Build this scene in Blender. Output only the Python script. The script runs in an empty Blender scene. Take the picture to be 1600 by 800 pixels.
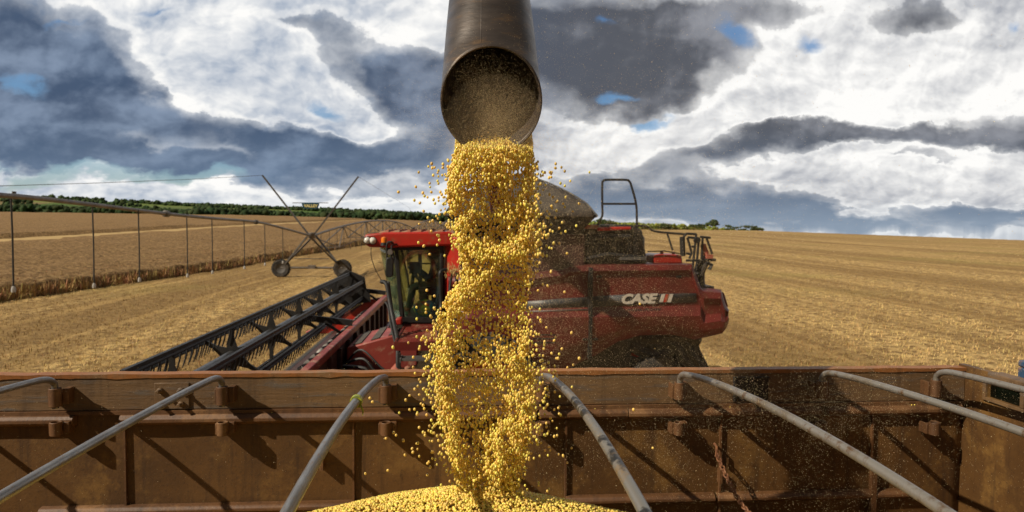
import bpy, math, random
import numpy as np
from mathutils import Vector, Matrix, noise, Euler
R = math.radians
random.seed(7); rng = np.random.default_rng(7)
SC = bpy.context.scene
COL = SC.collection

# ------------------------------------------------------------------ camera
HC = 3.9; F = 1062.0
ya, pi_, ro = R(4.1), R(2.72), R(0.43)
fw = Vector((math.sin(ya)*math.cos(pi_), math.cos(ya)*math.cos(pi_), -math.sin(pi_)))
r0 = fw.cross(Vector((0, 0, 1))).normalized(); u0 = r0.cross(fw)
rt = r0*math.cos(ro) + u0*math.sin(ro); up = u0*math.cos(ro) - r0*math.sin(ro)
CAM = Vector((0, 0, HC))
cam_d = bpy.data.cameras.new('camera'); cam = bpy.data.objects.new('camera', cam_d); COL.objects.link(cam)
m = Matrix((rt, up, -fw)).transposed().to_4x4(); m.translation = CAM
cam.matrix_world = m
cam_d.sensor_width = 36; cam_d.lens = F/1600*36; cam_d.clip_end = 9000; cam_d.clip_start = 0.05
cam_d.dof.use_dof = True; cam_d.dof.focus_distance = 2.2; cam_d.dof.aperture_fstop = 5.6
SC.camera = cam

def ray(px, py):
    return fw + rt*((px-800)/F) - up*((py-400)/F)
def P(px, py, Y):                     # real point seen there, at depth Y of the place
    d = ray(px, py); return CAM + d*(Y/d.y)
def PZ(px, py, z):
    d = ray(px, py); return CAM + d*((z-HC)/d.z)
def PX(px, py, X):
    d = ray(px, py); return CAM + d*(X/d.x)

# ------------------------------------------------------------------ light
SUN = Vector((1.95, 0.92, -1.75)).normalized()
elev = math.asin(-SUN.z); azi = math.atan2(-SUN.x, -SUN.y)
sd = bpy.data.lights.new('sun', 'SUN'); sd.energy = 4.6; sd.angle = R(0.55); sd.color = (1.0, 0.90, 0.74)
so = bpy.data.objects.new('sun', sd); COL.objects.link(so); so.rotation_euler = SUN.to_track_quat('-Z', 'Y').to_euler()
so.location = (-20, -8, 16)
vs = SC.view_settings; vs.view_transform = 'Standard'; vs.look = 'None'; vs.exposure = 0.0; vs.gamma = 1.0; vs.use_curve_mapping = False

# ------------------------------------------------------------------ world
W = bpy.data.worlds.new('World'); SC.world = W; W.use_nodes = True
wt = W.node_tree; wt.nodes.clear()
class NT:
    def __init__(s, t): s.t = t
    def n(s, typ, ins=None, **kw):
        nd = s.t.nodes.new(typ)
        for k, v in kw.items(): setattr(nd, k, v)
        if ins:
            for k, v in ins.items():
                sk = nd.inputs[k]
                if isinstance(v, bpy.types.NodeSocket): s.t.links.new(v, sk)
                else: sk.default_value = v
        return nd
    def math(s, op, a, b=0.0, c=0.0, clamp=False):
        return s.n('ShaderNodeMath', {0: a, 1: b, 2: c}, operation=op, use_clamp=clamp).outputs[0]
    def vmath(s, op, a, b=(0, 0, 0), sc=None):
        ins = {0: a, 1: b}
        if sc is not None: ins['Scale'] = sc
        return s.n('ShaderNodeVectorMath', ins, operation=op).outputs[0]
    def noise(s, vec, scale, detail=4, rough=0.55, dist=0.0, out=0, dim='3D'):
        return s.n('ShaderNodeTexNoise', {'Vector': vec, 'Scale': scale, 'Detail': detail, 'Roughness': rough, 'Distortion': dist}, noise_dimensions=dim).outputs[out]
    def mix(s, f, a, b, typ='MIX', clamp=True):
        nd = s.t.nodes.new('ShaderNodeMix'); nd.data_type = 'RGBA'; nd.blend_type = typ; nd.clamp_factor = clamp
        for k, v in ((0, f), (6, a), (7, b)):
            if isinstance(v, bpy.types.NodeSocket): s.t.links.new(v, nd.inputs[k])
            else: nd.inputs[k].default_value = v if k == 0 else (tuple(v)+(1,))[:4]
        return nd.outputs[2]
    def smooth(s, x, lo, hi):
        nd = s.n('ShaderNodeMapRange', {'Value': x, 'From Min': lo, 'From Max': hi}, interpolation_type='SMOOTHSTEP'); return nd.outputs[0]
    def ramp(s, x, stops):
        nd = s.n('ShaderNodeValToRGB', {0: x}); cr = nd.color_ramp
        while len(cr.elements) < len(stops): cr.elements.new(0.5)
        for e, (p, c) in zip(cr.elements, stops): e.position = p; e.color = tuple(c)+(1,)
        return nd.outputs[0]

w = NT(wt)
sky = w.n('ShaderNodeTexSky', sky_type='NISHITA', sun_disc=False, sun_elevation=elev, sun_rotation=azi,
          altitude=600, air_density=1.0, dust_density=1.2, ozone_density=1.6)
geo = w.n('ShaderNodeTexCoord').outputs['Generated']
sep = w.n('ShaderNodeSeparateXYZ', {0: geo})
yy = w.math('MAXIMUM', w.math('ABSOLUTE', sep.outputs[1]), 0.08)
qx = w.math('DIVIDE', sep.outputs[0], yy); qz = w.math('DIVIDE', sep.outputs[2], yy)
q = w.n('ShaderNodeCombineXYZ', {0: qx, 1: qz, 2: 0.0}).outputs[0]
# clouds flatten towards the horizon: compress the noise there as a real deck does
qzl = w.math('POWER', w.math('ADD', w.math('MAXIMUM', qz, 0.0), 0.015), 0.62)
qs = w.n('ShaderNodeCombineXYZ', {0: w.math('MULTIPLY', qx, 1.0), 1: w.math('MULTIPLY', qzl, 1.25), 2: 0.0}).outputs[0]
warp = w.vmath('SUBTRACT', w.noise(qs, 3.0, 4, 0.55, 0.0, 1, '2D'), (0.5, 0.5, 0.5))
warp2 = w.vmath('SUBTRACT', w.noise(qs, 10.0, 8, 0.60, 0.0, 1, '2D'), (0.5, 0.5, 0.5))
qw = w.vmath('ADD', q, w.vmath('MULTIPLY', warp, (0.13, 0.08, 0.0)))
qw = w.vmath('ADD', qw, w.vmath('MULTIPLY', warp2, (0.09, 0.055, 0.0)))
def blobs(lst, k=1.5):
    acc = 0.0
    for (px, py, rx, ry, rot, wgt) in lst:
        d = ray(px, py); c = (d.x/d.y, d.z/d.y, 0.0)
        mp = w.n('ShaderNodeMapping', {'Vector': qw, 'Location': c, 'Rotation': (0, 0, R(-rot)), 'Scale': (rx/F*k, ry/F*k, 1)}, vector_type='TEXTURE')
        g = w.n('ShaderNodeTexGradient', {0: mp.outputs[0]}, gradient_type='SPHERICAL').outputs[1]
        acc = w.math('MULTIPLY_ADD', g, wgt, acc)
    return acc
DARK = [(20, 85, 170, 85, 10, 1.4), (140, 150, 140, 50, 28, 1.2), (60, 205, 90, 28, 8, 0.8), (90, 247, 240, 20, 4, 1.0), (320, 266, 190, 16, 5, 0.8),
        (390, 224, 150, 32, 12, 0.95), (520, 248, 120, 22, 6, 0.7), (600, 112, 150, 50, 18, 1.0), (660, 160, 80, 40, 12, 0.7), (640, 250, 90, 40, 0, 1.0),
        (440, 30, 120, 20, 8, 0.45), (950, 110, 220, 80, -4, 1.25), (900, 40, 190, 70, 0, 1.0), (1030, 35, 150, 45, 0, 0.5),
        (1190, 226, 150, 26, -8, 1.2), (1430, 224, 290, 15, 2, 1.05), (1570, 214, 120, 22, 4, 0.5), (1060, 165, 90, 36, 0, 0.4),
        (960, 300, 180, 30, 8, 0.7), (1150, 320, 200, 34, 8, 1.0), (1330, 345, 240, 14, 2, 0.9), (1560, 332, 150, 16, 2, 1.1), (880, 322, 130, 24, 0, 0.5),
        (1450, 25, 80, 36, 0, 0.6), (1130, 10, 150, 20, 0, 0.7), (1430, 262, 120, 9, 0, 0.45), (560, 300, 200, 12, 0, 0.5), (70, 225, 110, 14, 4, .5)]
HOLE = [(1160, 46, 58, 26, 20, 1.15), (1290, 66, 44, 17, 10, 1.05), (960, 152, 46, 10, 0, 1.1), (1018, 190, 32, 9, 0, 1.0), (40, 142, 66, 16, 6, 1.1),
        (490, 172, 40, 14, 20, 1.0), (110, 274, 230, 15, 0, 1.1), (330, 284, 120, 8, 0, 0.7), (255, 4, 56, 10, 0, 1.0), (925, 22, 30, 12, 0, 0.8), (110, 34, 40, 9, 0, 0.8), (1592, 40, 24, 22, 0, .8)]
WHITE = [(1240, 130, 150, 70, 0, 0.9), (955, 215, 120, 34, 0, 1.0), (1100, 195, 90, 34, 0, 0.9), (1500, 120, 200, 70, 0, 0.8), (470, 70, 150, 60, 14, 0.8),
         (670, 45, 90, 40, 0, 1.0), (240, 70, 90, 60, 40, 0.5), (1450, 285, 240, 24, 0, 0.9), (460, 160, 80, 22, 20, 0.6), (710, 300, 90, 14, 0, .6), (1350, 190, 120, 30, 0, .6), (350, 300, 240, 9, 0, .6), (620, 278, 60, 12, 0, .6), (250, 205, 60, 20, 10, .6), (560, 200, 70, 16, 10, .6), (330, 170, 60, 40, 20, .5)]
D = blobs(DARK); H = blobs(HOLE); WH = blobs(WHITE)
def bil(off, sc, det, ro_):     # billowy cumulus lumps
    v_ = w.vmath('ADD', qs, off) if off else qs
    return w.n('ShaderNodeTexNoise', {'Vector': v_, 'Scale': sc, 'Detail': det, 'Roughness': ro_, 'Distortion': 0.0}, noise_dimensions='2D').outputs[0]
n0 = bil(None, 3.2, 3, 0.5)
ns = bil(None, 5.5, 9, 0.51); ns2 = bil((0.016, -0.026, 0.0), 5.5, 9, 0.51)
nf = bil((5, 3, 0), 19.0, 6, 0.5)
qv = w.vmath('ADD', qs, w.vmath('MULTIPLY', warp2, (0.035, 0.032, 0.0)))
qv = w.vmath('ADD', qv, w.vmath('MULTIPLY', warp, (0.10, 0.08, 0.0)))
def puff(off):
    v_ = w.vmath('ADD', qv, off)
    return w.n('ShaderNodeTexVoronoi', {'Vector': v_, 'Scale': 9.0, 'Detail': 3.5, 'Roughness': 0.52, 'Lacunarity': 2.3, 'Randomness': 1.0}, feature='F1', normalize=True, voronoi_dimensions='2D').outputs['Distance']
v1, v2 = puff((0, 0, 0)), puff((0.008, -0.013, 0))
rel = w.math('MULTIPLY', w.math('SUBTRACT', ns2, ns), 1.9)
relp = w.math('MULTIPLY', w.math('SUBTRACT', v1, v2), 3.2)
D1 = w.math('ADD', D, w.math('MULTIPLY', w.math('SUBTRACT', ns, 0.5), 0.8))
D1 = w.math('ADD', D1, w.math('MULTIPLY', w.math('SUBTRACT', v1, 0.33), 0.40))
D1 = w.math('ADD', D1, w.math('MULTIPLY', w.math('SUBTRACT', n0, 0.5), 0.5))
D1 = w.math('SUBTRACT', D1, w.math('MULTIPLY', WH, 0.45))
DKs = w.smooth(D1, 0.08, 0.75)       # soft body
DKh = w.smooth(D1, 0.20, 0.27)        # crisp edge
DK = w.math('ADD', w.math('MULTIPLY', DKs, 0.74), w.math('MULTIPLY', DKh, 0.22))
L = w.math('ADD', 0.42, w.math('MULTIPLY', WH, 0.42))
L = w.math('ADD', L, w.math('MULTIPLY', w.math('MINIMUM', w.math('MAXIMUM', relp, -0.45), 0.35), 0.60))
L = w.math('ADD', L, w.math('MULTIPLY', w.math('SUBTRACT', n0, 0.5), 1.3))
L = w.math('ADD', L, rel)
rim = w.math('MULTIPLY', w.smooth(D1, -0.08, 0.16), w.math('SUBTRACT', 1.0, w.smooth(D1, 0.18, 0.30)))
L = w.math('ADD', L, w.math('MULTIPLY', rim, 0.28))
L = w.math('MINIMUM', w.math('MAXIMUM', L, 0.08), 1.0)
side = w.smooth(qx, -0.25, 0.25)
bright = w.mix(L, w.mix(side, (0.27, 0.35, 0.48), (0.36, 0.38, 0.43)), (1.0, 0.99, 0.965))
darkc = w.mix(side, (0.055, 0.090, 0.160), (0.085, 0.092, 0.112))
lite = w.mix(side, (0.20, 0.27, 0.39), (0.27, 0.28, 0.315))
darkc = w.mix(w.smooth(w.math('ADD', w.math('ADD', w.math('MULTIPLY', rel, 0.55), w.math('MULTIPLY', relp, 0.14)), w.math('MULTIPLY', w.math('ADD', n0, ns), 0.5)), 0.40, 0.74), darkc, lite)
darkc = w.mix(w.math('MULTIPLY', w.smooth(qz, 0.17, 0.0), 0.7), darkc, (0.17, 0.25, 0.37))
cl = w.mix(DK, bright, darkc)
cl = w.mix(w.math('MULTIPLY', w.smooth(qz, 0.055, -0.01), 0.35), cl, (0.45, 0.54, 0.64))
# unseen cloud overhead and behind the viewer, dimmed to cut the ambient light
front = w.smooth(sep.outputs[1], -0.15, 0.45)
high = w.smooth(sep.outputs[2], 0.75, 0.42)
cl = w.vmath('SCALE', cl, sc=w.math('MULTIPLY_ADD', w.math('MULTIPLY', front, high), 8.2, 1.8))
H1 = w.math('ADD', w.math('ADD', H, w.math('MULTIPLY', w.math('SUBTRACT', nf, 0.5), 0.9)), w.math('MULTIPLY', w.math('SUBTRACT', v1, 0.33), 0.9))
hm = w.smooth(H1, 0.30, 0.95)
hm = w.math('MULTIPLY', hm, w.math('MULTIPLY', front, 0.8))
blue = w.vmath('MULTIPLY', sky.outputs[0], w.mix(w.smooth(qz, 0.16, 0.02), (0.62, 0.86, 1.05), (0.80, 0.92, 1.0)))
fin = w.mix(hm, cl, blue)
bg = w.n('ShaderNodeBackground', {'Color': fin, 'Strength': 0.1})
wo = w.n('ShaderNodeOutputWorld', {0: bg.outputs[0]})

# ------------------------------------------------------------------ materials
def mat(name, c1, c2=None, rough=0.6, metal=0.0, scale=6.0, thr=(0.35, 0.65), c3=None, bump=0.0, bscale=None, stretch=(1, 1, 1), isl=0.0, spec=0.5, detail=6, coat=0.0, dist=0.01, rvar=0.0):
    m = bpy.data.materials.new(name); m.use_nodes = True; t = NT(m.node_tree)
    b = m.node_tree.nodes['Principled BSDF']
    co = t.n('ShaderNodeTexCoord').outputs['Object']
    co = t.vmath('MULTIPLY', co, stretch)
    col = None
    if c2 is not None:
        n1 = t.noise(co, scale, detail, 0.62)
        col = t.mix(t.smooth(n1, *thr), c1, c2)
        if c3 is not None:
            n2 = t.noise(t.vmath('ADD', co, (3.1, 7.7, 1.3)), scale*3.3, detail, 0.65)
            col = t.mix(t.smooth(n2, 0.52, 0.70), col, c3)
    if isl:
        ri = t.n('ShaderNodeNewGeometry').outputs['Random Per Island']
        hsv = t.n('ShaderNodeHueSaturation', {'Hue': t.math('ADD', 0.5, t.math('MULTIPLY', t.math('SUBTRACT', t.math('FRACT', t.math('MULTIPLY', ri, 7.13)), 0.5), isl*0.09)),
                                              'Value': t.math('ADD', 1.0-isl*0.5, t.math('MULTIPLY', ri, isl)), 'Saturation': 1.0})
        if col is None: hsv.inputs['Color'].default_value = tuple(c1)+(1,)
        else: t.t.links.new(col, hsv.inputs['Color'])
        col = hsv.outputs[0]
    if col is None: b.inputs['Base Color'].default_value = tuple(c1)+(1,)
    else: t.t.links.new(col, b.inputs['Base Color'])
    b.inputs['Roughness'].default_value = rough; b.inputs['Metallic'].default_value = metal
    b.inputs['Specular IOR Level'].default_value = spec; b.inputs['Coat Weight'].default_value = coat
    if rvar:
        rn = t.noise(co, scale*2.1, 5, 0.6)
        t.t.links.new(t.math('ADD', rough-rvar*0.5, t.math('MULTIPLY', rn, rvar)), b.inputs['Roughness'])
    if bump:
        bn = t.noise(co, bscale or scale*4, 6, 0.6)
        bp = t.n('ShaderNodeBump', {'Height': bn, 'Strength': bump, 'Distance': dist})
        t.t.links.new(bp.outputs[0], b.inputs['Normal'])
    return m
M = {}
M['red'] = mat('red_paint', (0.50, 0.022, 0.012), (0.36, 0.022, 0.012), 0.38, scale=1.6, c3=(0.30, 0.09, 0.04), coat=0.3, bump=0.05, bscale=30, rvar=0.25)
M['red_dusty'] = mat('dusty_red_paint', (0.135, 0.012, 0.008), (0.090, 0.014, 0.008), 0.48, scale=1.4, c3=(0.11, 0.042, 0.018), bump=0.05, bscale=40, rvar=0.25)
M['red_brown'] = mat('brownish_red_sheet', (0.065, 0.016, 0.010), (0.045, 0.018, 0.011), 0.65, scale=2.0, c3=(0.08, 0.045, 0.024))
M['beam'] = mat('dusty_pink_red_beam', (0.30, 0.045, 0.028), (0.20, 0.026, 0.018), 0.55, scale=1.1, c3=(0.42, 0.24, 0.15), bump=0.05)
M['roof_dust'] = mat('roof_dust', (0.36, 0.07, 0.04), (0.34, 0.20, 0.12), 0.7, scale=5)
M['black'] = mat('black_paint', (0.007, 0.007, 0.007), (0.015, 0.013, 0.011), 0.55, scale=5, c3=(0.035, 0.025, 0.016), rvar=0.3)
M['dkmetal'] = mat('dark_machine_metal', (0.016, 0.014, 0.012), (0.04, 0.031, 0.02), 0.6, scale=4, c3=(0.07, 0.05, 0.026), bump=0.2, bscale=12)
M['rubber'] = mat('tyre_rubber', (0.018, 0.017, 0.016), (0.07, 0.055, 0.04), 0.85, scale=5)
M['tarp'] = mat('grey_tank_cover', (0.085, 0.068, 0.050), (0.055, 0.043, 0.033), 0.75, scale=2.5, c3=(0.15, 0.12, 0.085), bump=0.25, bscale=5, dist=0.04)
M['steel'] = mat('worn_steel_tube', (0.27, 0.26, 0.245), (0.19, 0.175, 0.16), 0.34, metal=0.55, scale=9, c3=(0.20, 0.12, 0.06), bump=0.05, stretch=(6, 1, 6), rvar=0.3)
M['steel_rust'] = mat('rusted_steel_tube', (0.26, 0.235, 0.20), (0.20, 0.155, 0.10), 0.42, metal=0.45, scale=7, thr=(.5, .7), c3=(0.14, 0.075, 0.03), bump=0.1, rvar=0.3)
M['steel_scuffed'] = mat('scuffed_steel_tube', (0.24, 0.225, 0.20), (0.03, 0.028, 0.026), 0.4, metal=0.45, scale=4, thr=(0.55, 0.58), c3=(0.3, 0.2, 0.1), rvar=0.3)
M['reelpipe'] = mat('reel_tube_metal', (0.085, 0.085, 0.09), (0.05, 0.048, 0.045), 0.4, metal=0.4, scale=8, rvar=0.3)
M['galv'] = mat('galvanised_pipe', (0.19, 0.165, 0.145), (0.12, 0.10, 0.08), 0.5, metal=0.35, scale=2, c3=(0.24, 0.16, 0.11))
M['galv_dark'] = mat('dark_galvanised_leg', (0.13, 0.12, 0.11), (0.08, 0.07, 0.06), 0.55, metal=0.3, scale=2)
M['hose'] = mat('drop_hose', (0.035, 0.034, 0.032), None, 0.7)
M['weight'] = mat('hose_weight', (0.45, 0.43, 0.40), None, 0.6)
M['orange'] = mat('amber_lens', (0.85, 0.22, 0.01), None, 0.25, coat=0.5)
M['lens'] = mat('headlight_glass', (0.85, 0.82, 0.74), (0.65, 0.62, 0.55), 0.12, scale=30, coat=1.0)
M['decal'] = mat('grey_stripe_decal', (0.050, 0.052, 0.055), (0.10, 0.095, 0.09), 0.45, scale=3, c3=(0.14, 0.11, 0.08))
M['white'] = mat('white_lettering', (0.62, 0.57, 0.48), (0.48, 0.42, 0.34), 0.5, scale=20)
M['grey_letter'] = mat('grey_lettering', (0.15, 0.135, 0.13), None, 0.5)
M['yellow_letter'] = mat('yellow_lettering', (0.75, 0.66, 0.28), None, 0.5)
M['teal'] = mat('teal_sign_paint', (0.012, 0.075, 0.11), (0.01, 0.05, 0.09), 0.45, scale=3)
M['skin'] = mat('skin', (0.23, 0.12, 0.075), (0.19, 0.095, 0.06), 0.55, scale=12)
M['shirt'] = mat('dark_shirt', (0.028, 0.034, 0.042), (0.018, 0.022, 0.028), 0.9, scale=10)
M['trousers'] = mat('grey_green_trousers', (0.055, 0.07, 0.06), (0.04, 0.05, 0.045), 0.9, scale=10)
M['shoe'] = mat('teal_shoe', (0.03, 0.22, 0.22), None, 0.7)
M['spout'] = mat('worn_spout_steel', (0.085, 0.066, 0.054), (0.045, 0.036, 0.031), 0.42, metal=0.35, scale=3.5, c3=(0.12, 0.075, 0.042), bump=0.12, bscale=26, stretch=(1, 1, 3.2), rvar=0.35)
M['bean'] = mat('soybean', (0.93, 0.70, 0.15), (0.80, 0.60, 0.11), 0.26, scale=90, isl=0.55, coat=0.15)
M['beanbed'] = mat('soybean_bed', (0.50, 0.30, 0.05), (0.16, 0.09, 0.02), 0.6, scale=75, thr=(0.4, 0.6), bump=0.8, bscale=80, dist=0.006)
M['chaff'] = mat('chaff_flakes', (0.85, 0.66, 0.38), None, 0.7, isl=0.5)
M['blue'] = mat('blue_painted_steel', (0.045, 0.11, 0.21), (0.03, 0.065, 0.12), 0.5, scale=5, c3=(0.25, 0.13, 0.06))
M['chain'] = mat('rusty_chain_steel', (0.30, 0.13, 0.055), (0.17, 0.07, 0.035), 0.6, metal=0.2, scale=30)
M['straw'] = mat('straw_blades', (0.70, 0.49, 0.195), (0.32, 0.20, 0.075), 0.8, scale=0.16, thr=(.44, .56), stretch=(1, 0.03, 1), isl=0.45, spec=0.2)
M['cropblade'] = mat('ripe_crop_stalks', (0.46, 0.29, 0.125), (0.33, 0.20, 0.085), 0.9, scale=0.35, isl=0.9, spec=0.1)
M['bark'] = mat('bark', (0.09, 0.065, 0.045), (0.05, 0.036, 0.026), 0.9, scale=9)
M['leaf'] = mat('tree_foliage', (0.035, 0.058, 0.016), (0.060, 0.085, 0.024), 0.8, scale=0.25, isl=0.9, spec=0.2)
M['forest'] = mat('woodland_foliage', (0.024, 0.042, 0.016), (0.050, 0.072, 0.026), 0.9, scale=0.03, isl=0.8, spec=0.1)
M['sunfl'] = mat('green_crop_foliage', (0.12, 0.17, 0.035), (0.26, 0.26, 0.04), 0.8, scale=0.35, isl=0.6, spec=0.2)

def rust_wall(name, a, b_, c, dark, stripes):
    m = bpy.data.materials.new(name); m.use_nodes = True; t = NT(m.node_tree)
    b = m.node_tree.nodes['Principled BSDF']
    co = t.n('ShaderNodeTexCoord').outputs['Object']
    n1 = t.noise(co, 1.7, 8, 0.66); n2 = t.noise(t.vmath('MULTIPLY', co, (1.0, 1.0, stripes)), 4.0, 8, 0.7)
    n3 = t.noise(co, 55.0, 4, 0.7); n4 = t.noise(t.vmath('MULTIPLY', co, (7.0, 7.0, 0.5)), 3.0, 5, 0.6)
    c1 = t.mix(t.smooth(n1, 0.36, 0.64), a, b_)
    c1 = t.mix(t.smooth(n2, 0.50, 0.66), c1, c)
    c1 = t.mix(t.math('MULTIPLY', t.smooth(n4, 0.50, 0.72), 0.55), c1, dark)
    c1 = t.mix(t.math('MULTIPLY', t.smooth(n3, 0.52, 0.72), 0.5), c1, dark)
    t.t.links.new(c1, b.inputs['Base Color'])
    t.t.links.new(t.math('ADD', 0.42, t.math('MULTIPLY', n2, 0.35)), b.inputs['Roughness'])
    hh = t.math('ADD', t.math('MULTIPLY', n3, 0.35), n2)
    t.t.links.new(t.n('ShaderNodeBump', {'Height': hh, 'Strength': 0.6, 'Distance': 0.006}).outputs[0], b.inputs['Normal'])
    return m
M['rust'] = rust_wall('rusty_side_panel', (0.130, 0.060, 0.014), (0.080, 0.036, 0.009), (0.19, 0.096, 0.022), (0.028, 0.013, 0.006), 1.0)
M['board'] = rust_wall('weathered_top_board', (0.19, 0.108, 0.045), (0.125, 0.070, 0.030), (0.125, 0.098, 0.075), (0.05, 0.027, 0.012), 9.0)
M['rustrail'] = rust_wall('rusty_rail', (0.15, 0.066, 0.022), (0.09, 0.039, 0.014), (0.22, 0.11, 0.042), (0.035, 0.017, 0.008), 1.0)
M['sunlit_rust'] = rust_wall('sunlit_orange_rust', (0.36, 0.14, 0.035), (0.28, 0.105, 0.028), (0.26, 0.15, 0.07), (0.13, 0.06, 0.022), 0.6)  # brighter orange copy of the rust, with sunlight put into the colour

def glass(name, tint, alpha_mix):
    m = bpy.data.materials.new(name); m.use_nodes = True; t = NT(m.node_tree); m.node_tree.nodes.clear()
    tr = t.n('ShaderNodeBsdfTransparent', {0: tuple(tint)+(1,)})
    gl = t.n('ShaderNodeBsdfGlossy', {0: (1, 1, 1, 1), 'Roughness': 0.04})
    df = t.n('ShaderNodeBsdfDiffuse', {0: (0.24, 0.32, 0.19, 1)})
    fr = t.n('ShaderNodeFresnel', {0: 1.5})
    nn = t.noise(t.n('ShaderNodeTexCoord').outputs['Object'], 3.0, 6, 0.6)
    m1 = t.n('ShaderNodeMixShader', {0: t.math('MULTIPLY', t.smooth(nn, 0.3, 0.8), alpha_mix), 1: tr.outputs[0], 2: df.outputs[0]})
    m2 = t.n('ShaderNodeMixShader', {0: t.math('MULTIPLY', fr.outputs[0], 0.8), 1: m1.outputs[0], 2: gl.outputs[0]})
    t.n('ShaderNodeOutputMaterial', {0: m2.outputs[0]})
    return m
M['glass'] = glass('green_tinted_glass', (0.84, 0.93, 0.76), 0.34)
M['glass_clear'] = glass('smoky_window_glass', (0.93, 0.97, 0.84), 0.05)
M['glass_dark'] = glass('dark_bulkhead_glass', (0.10, 0.13, 0.14), 0.04)

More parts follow.
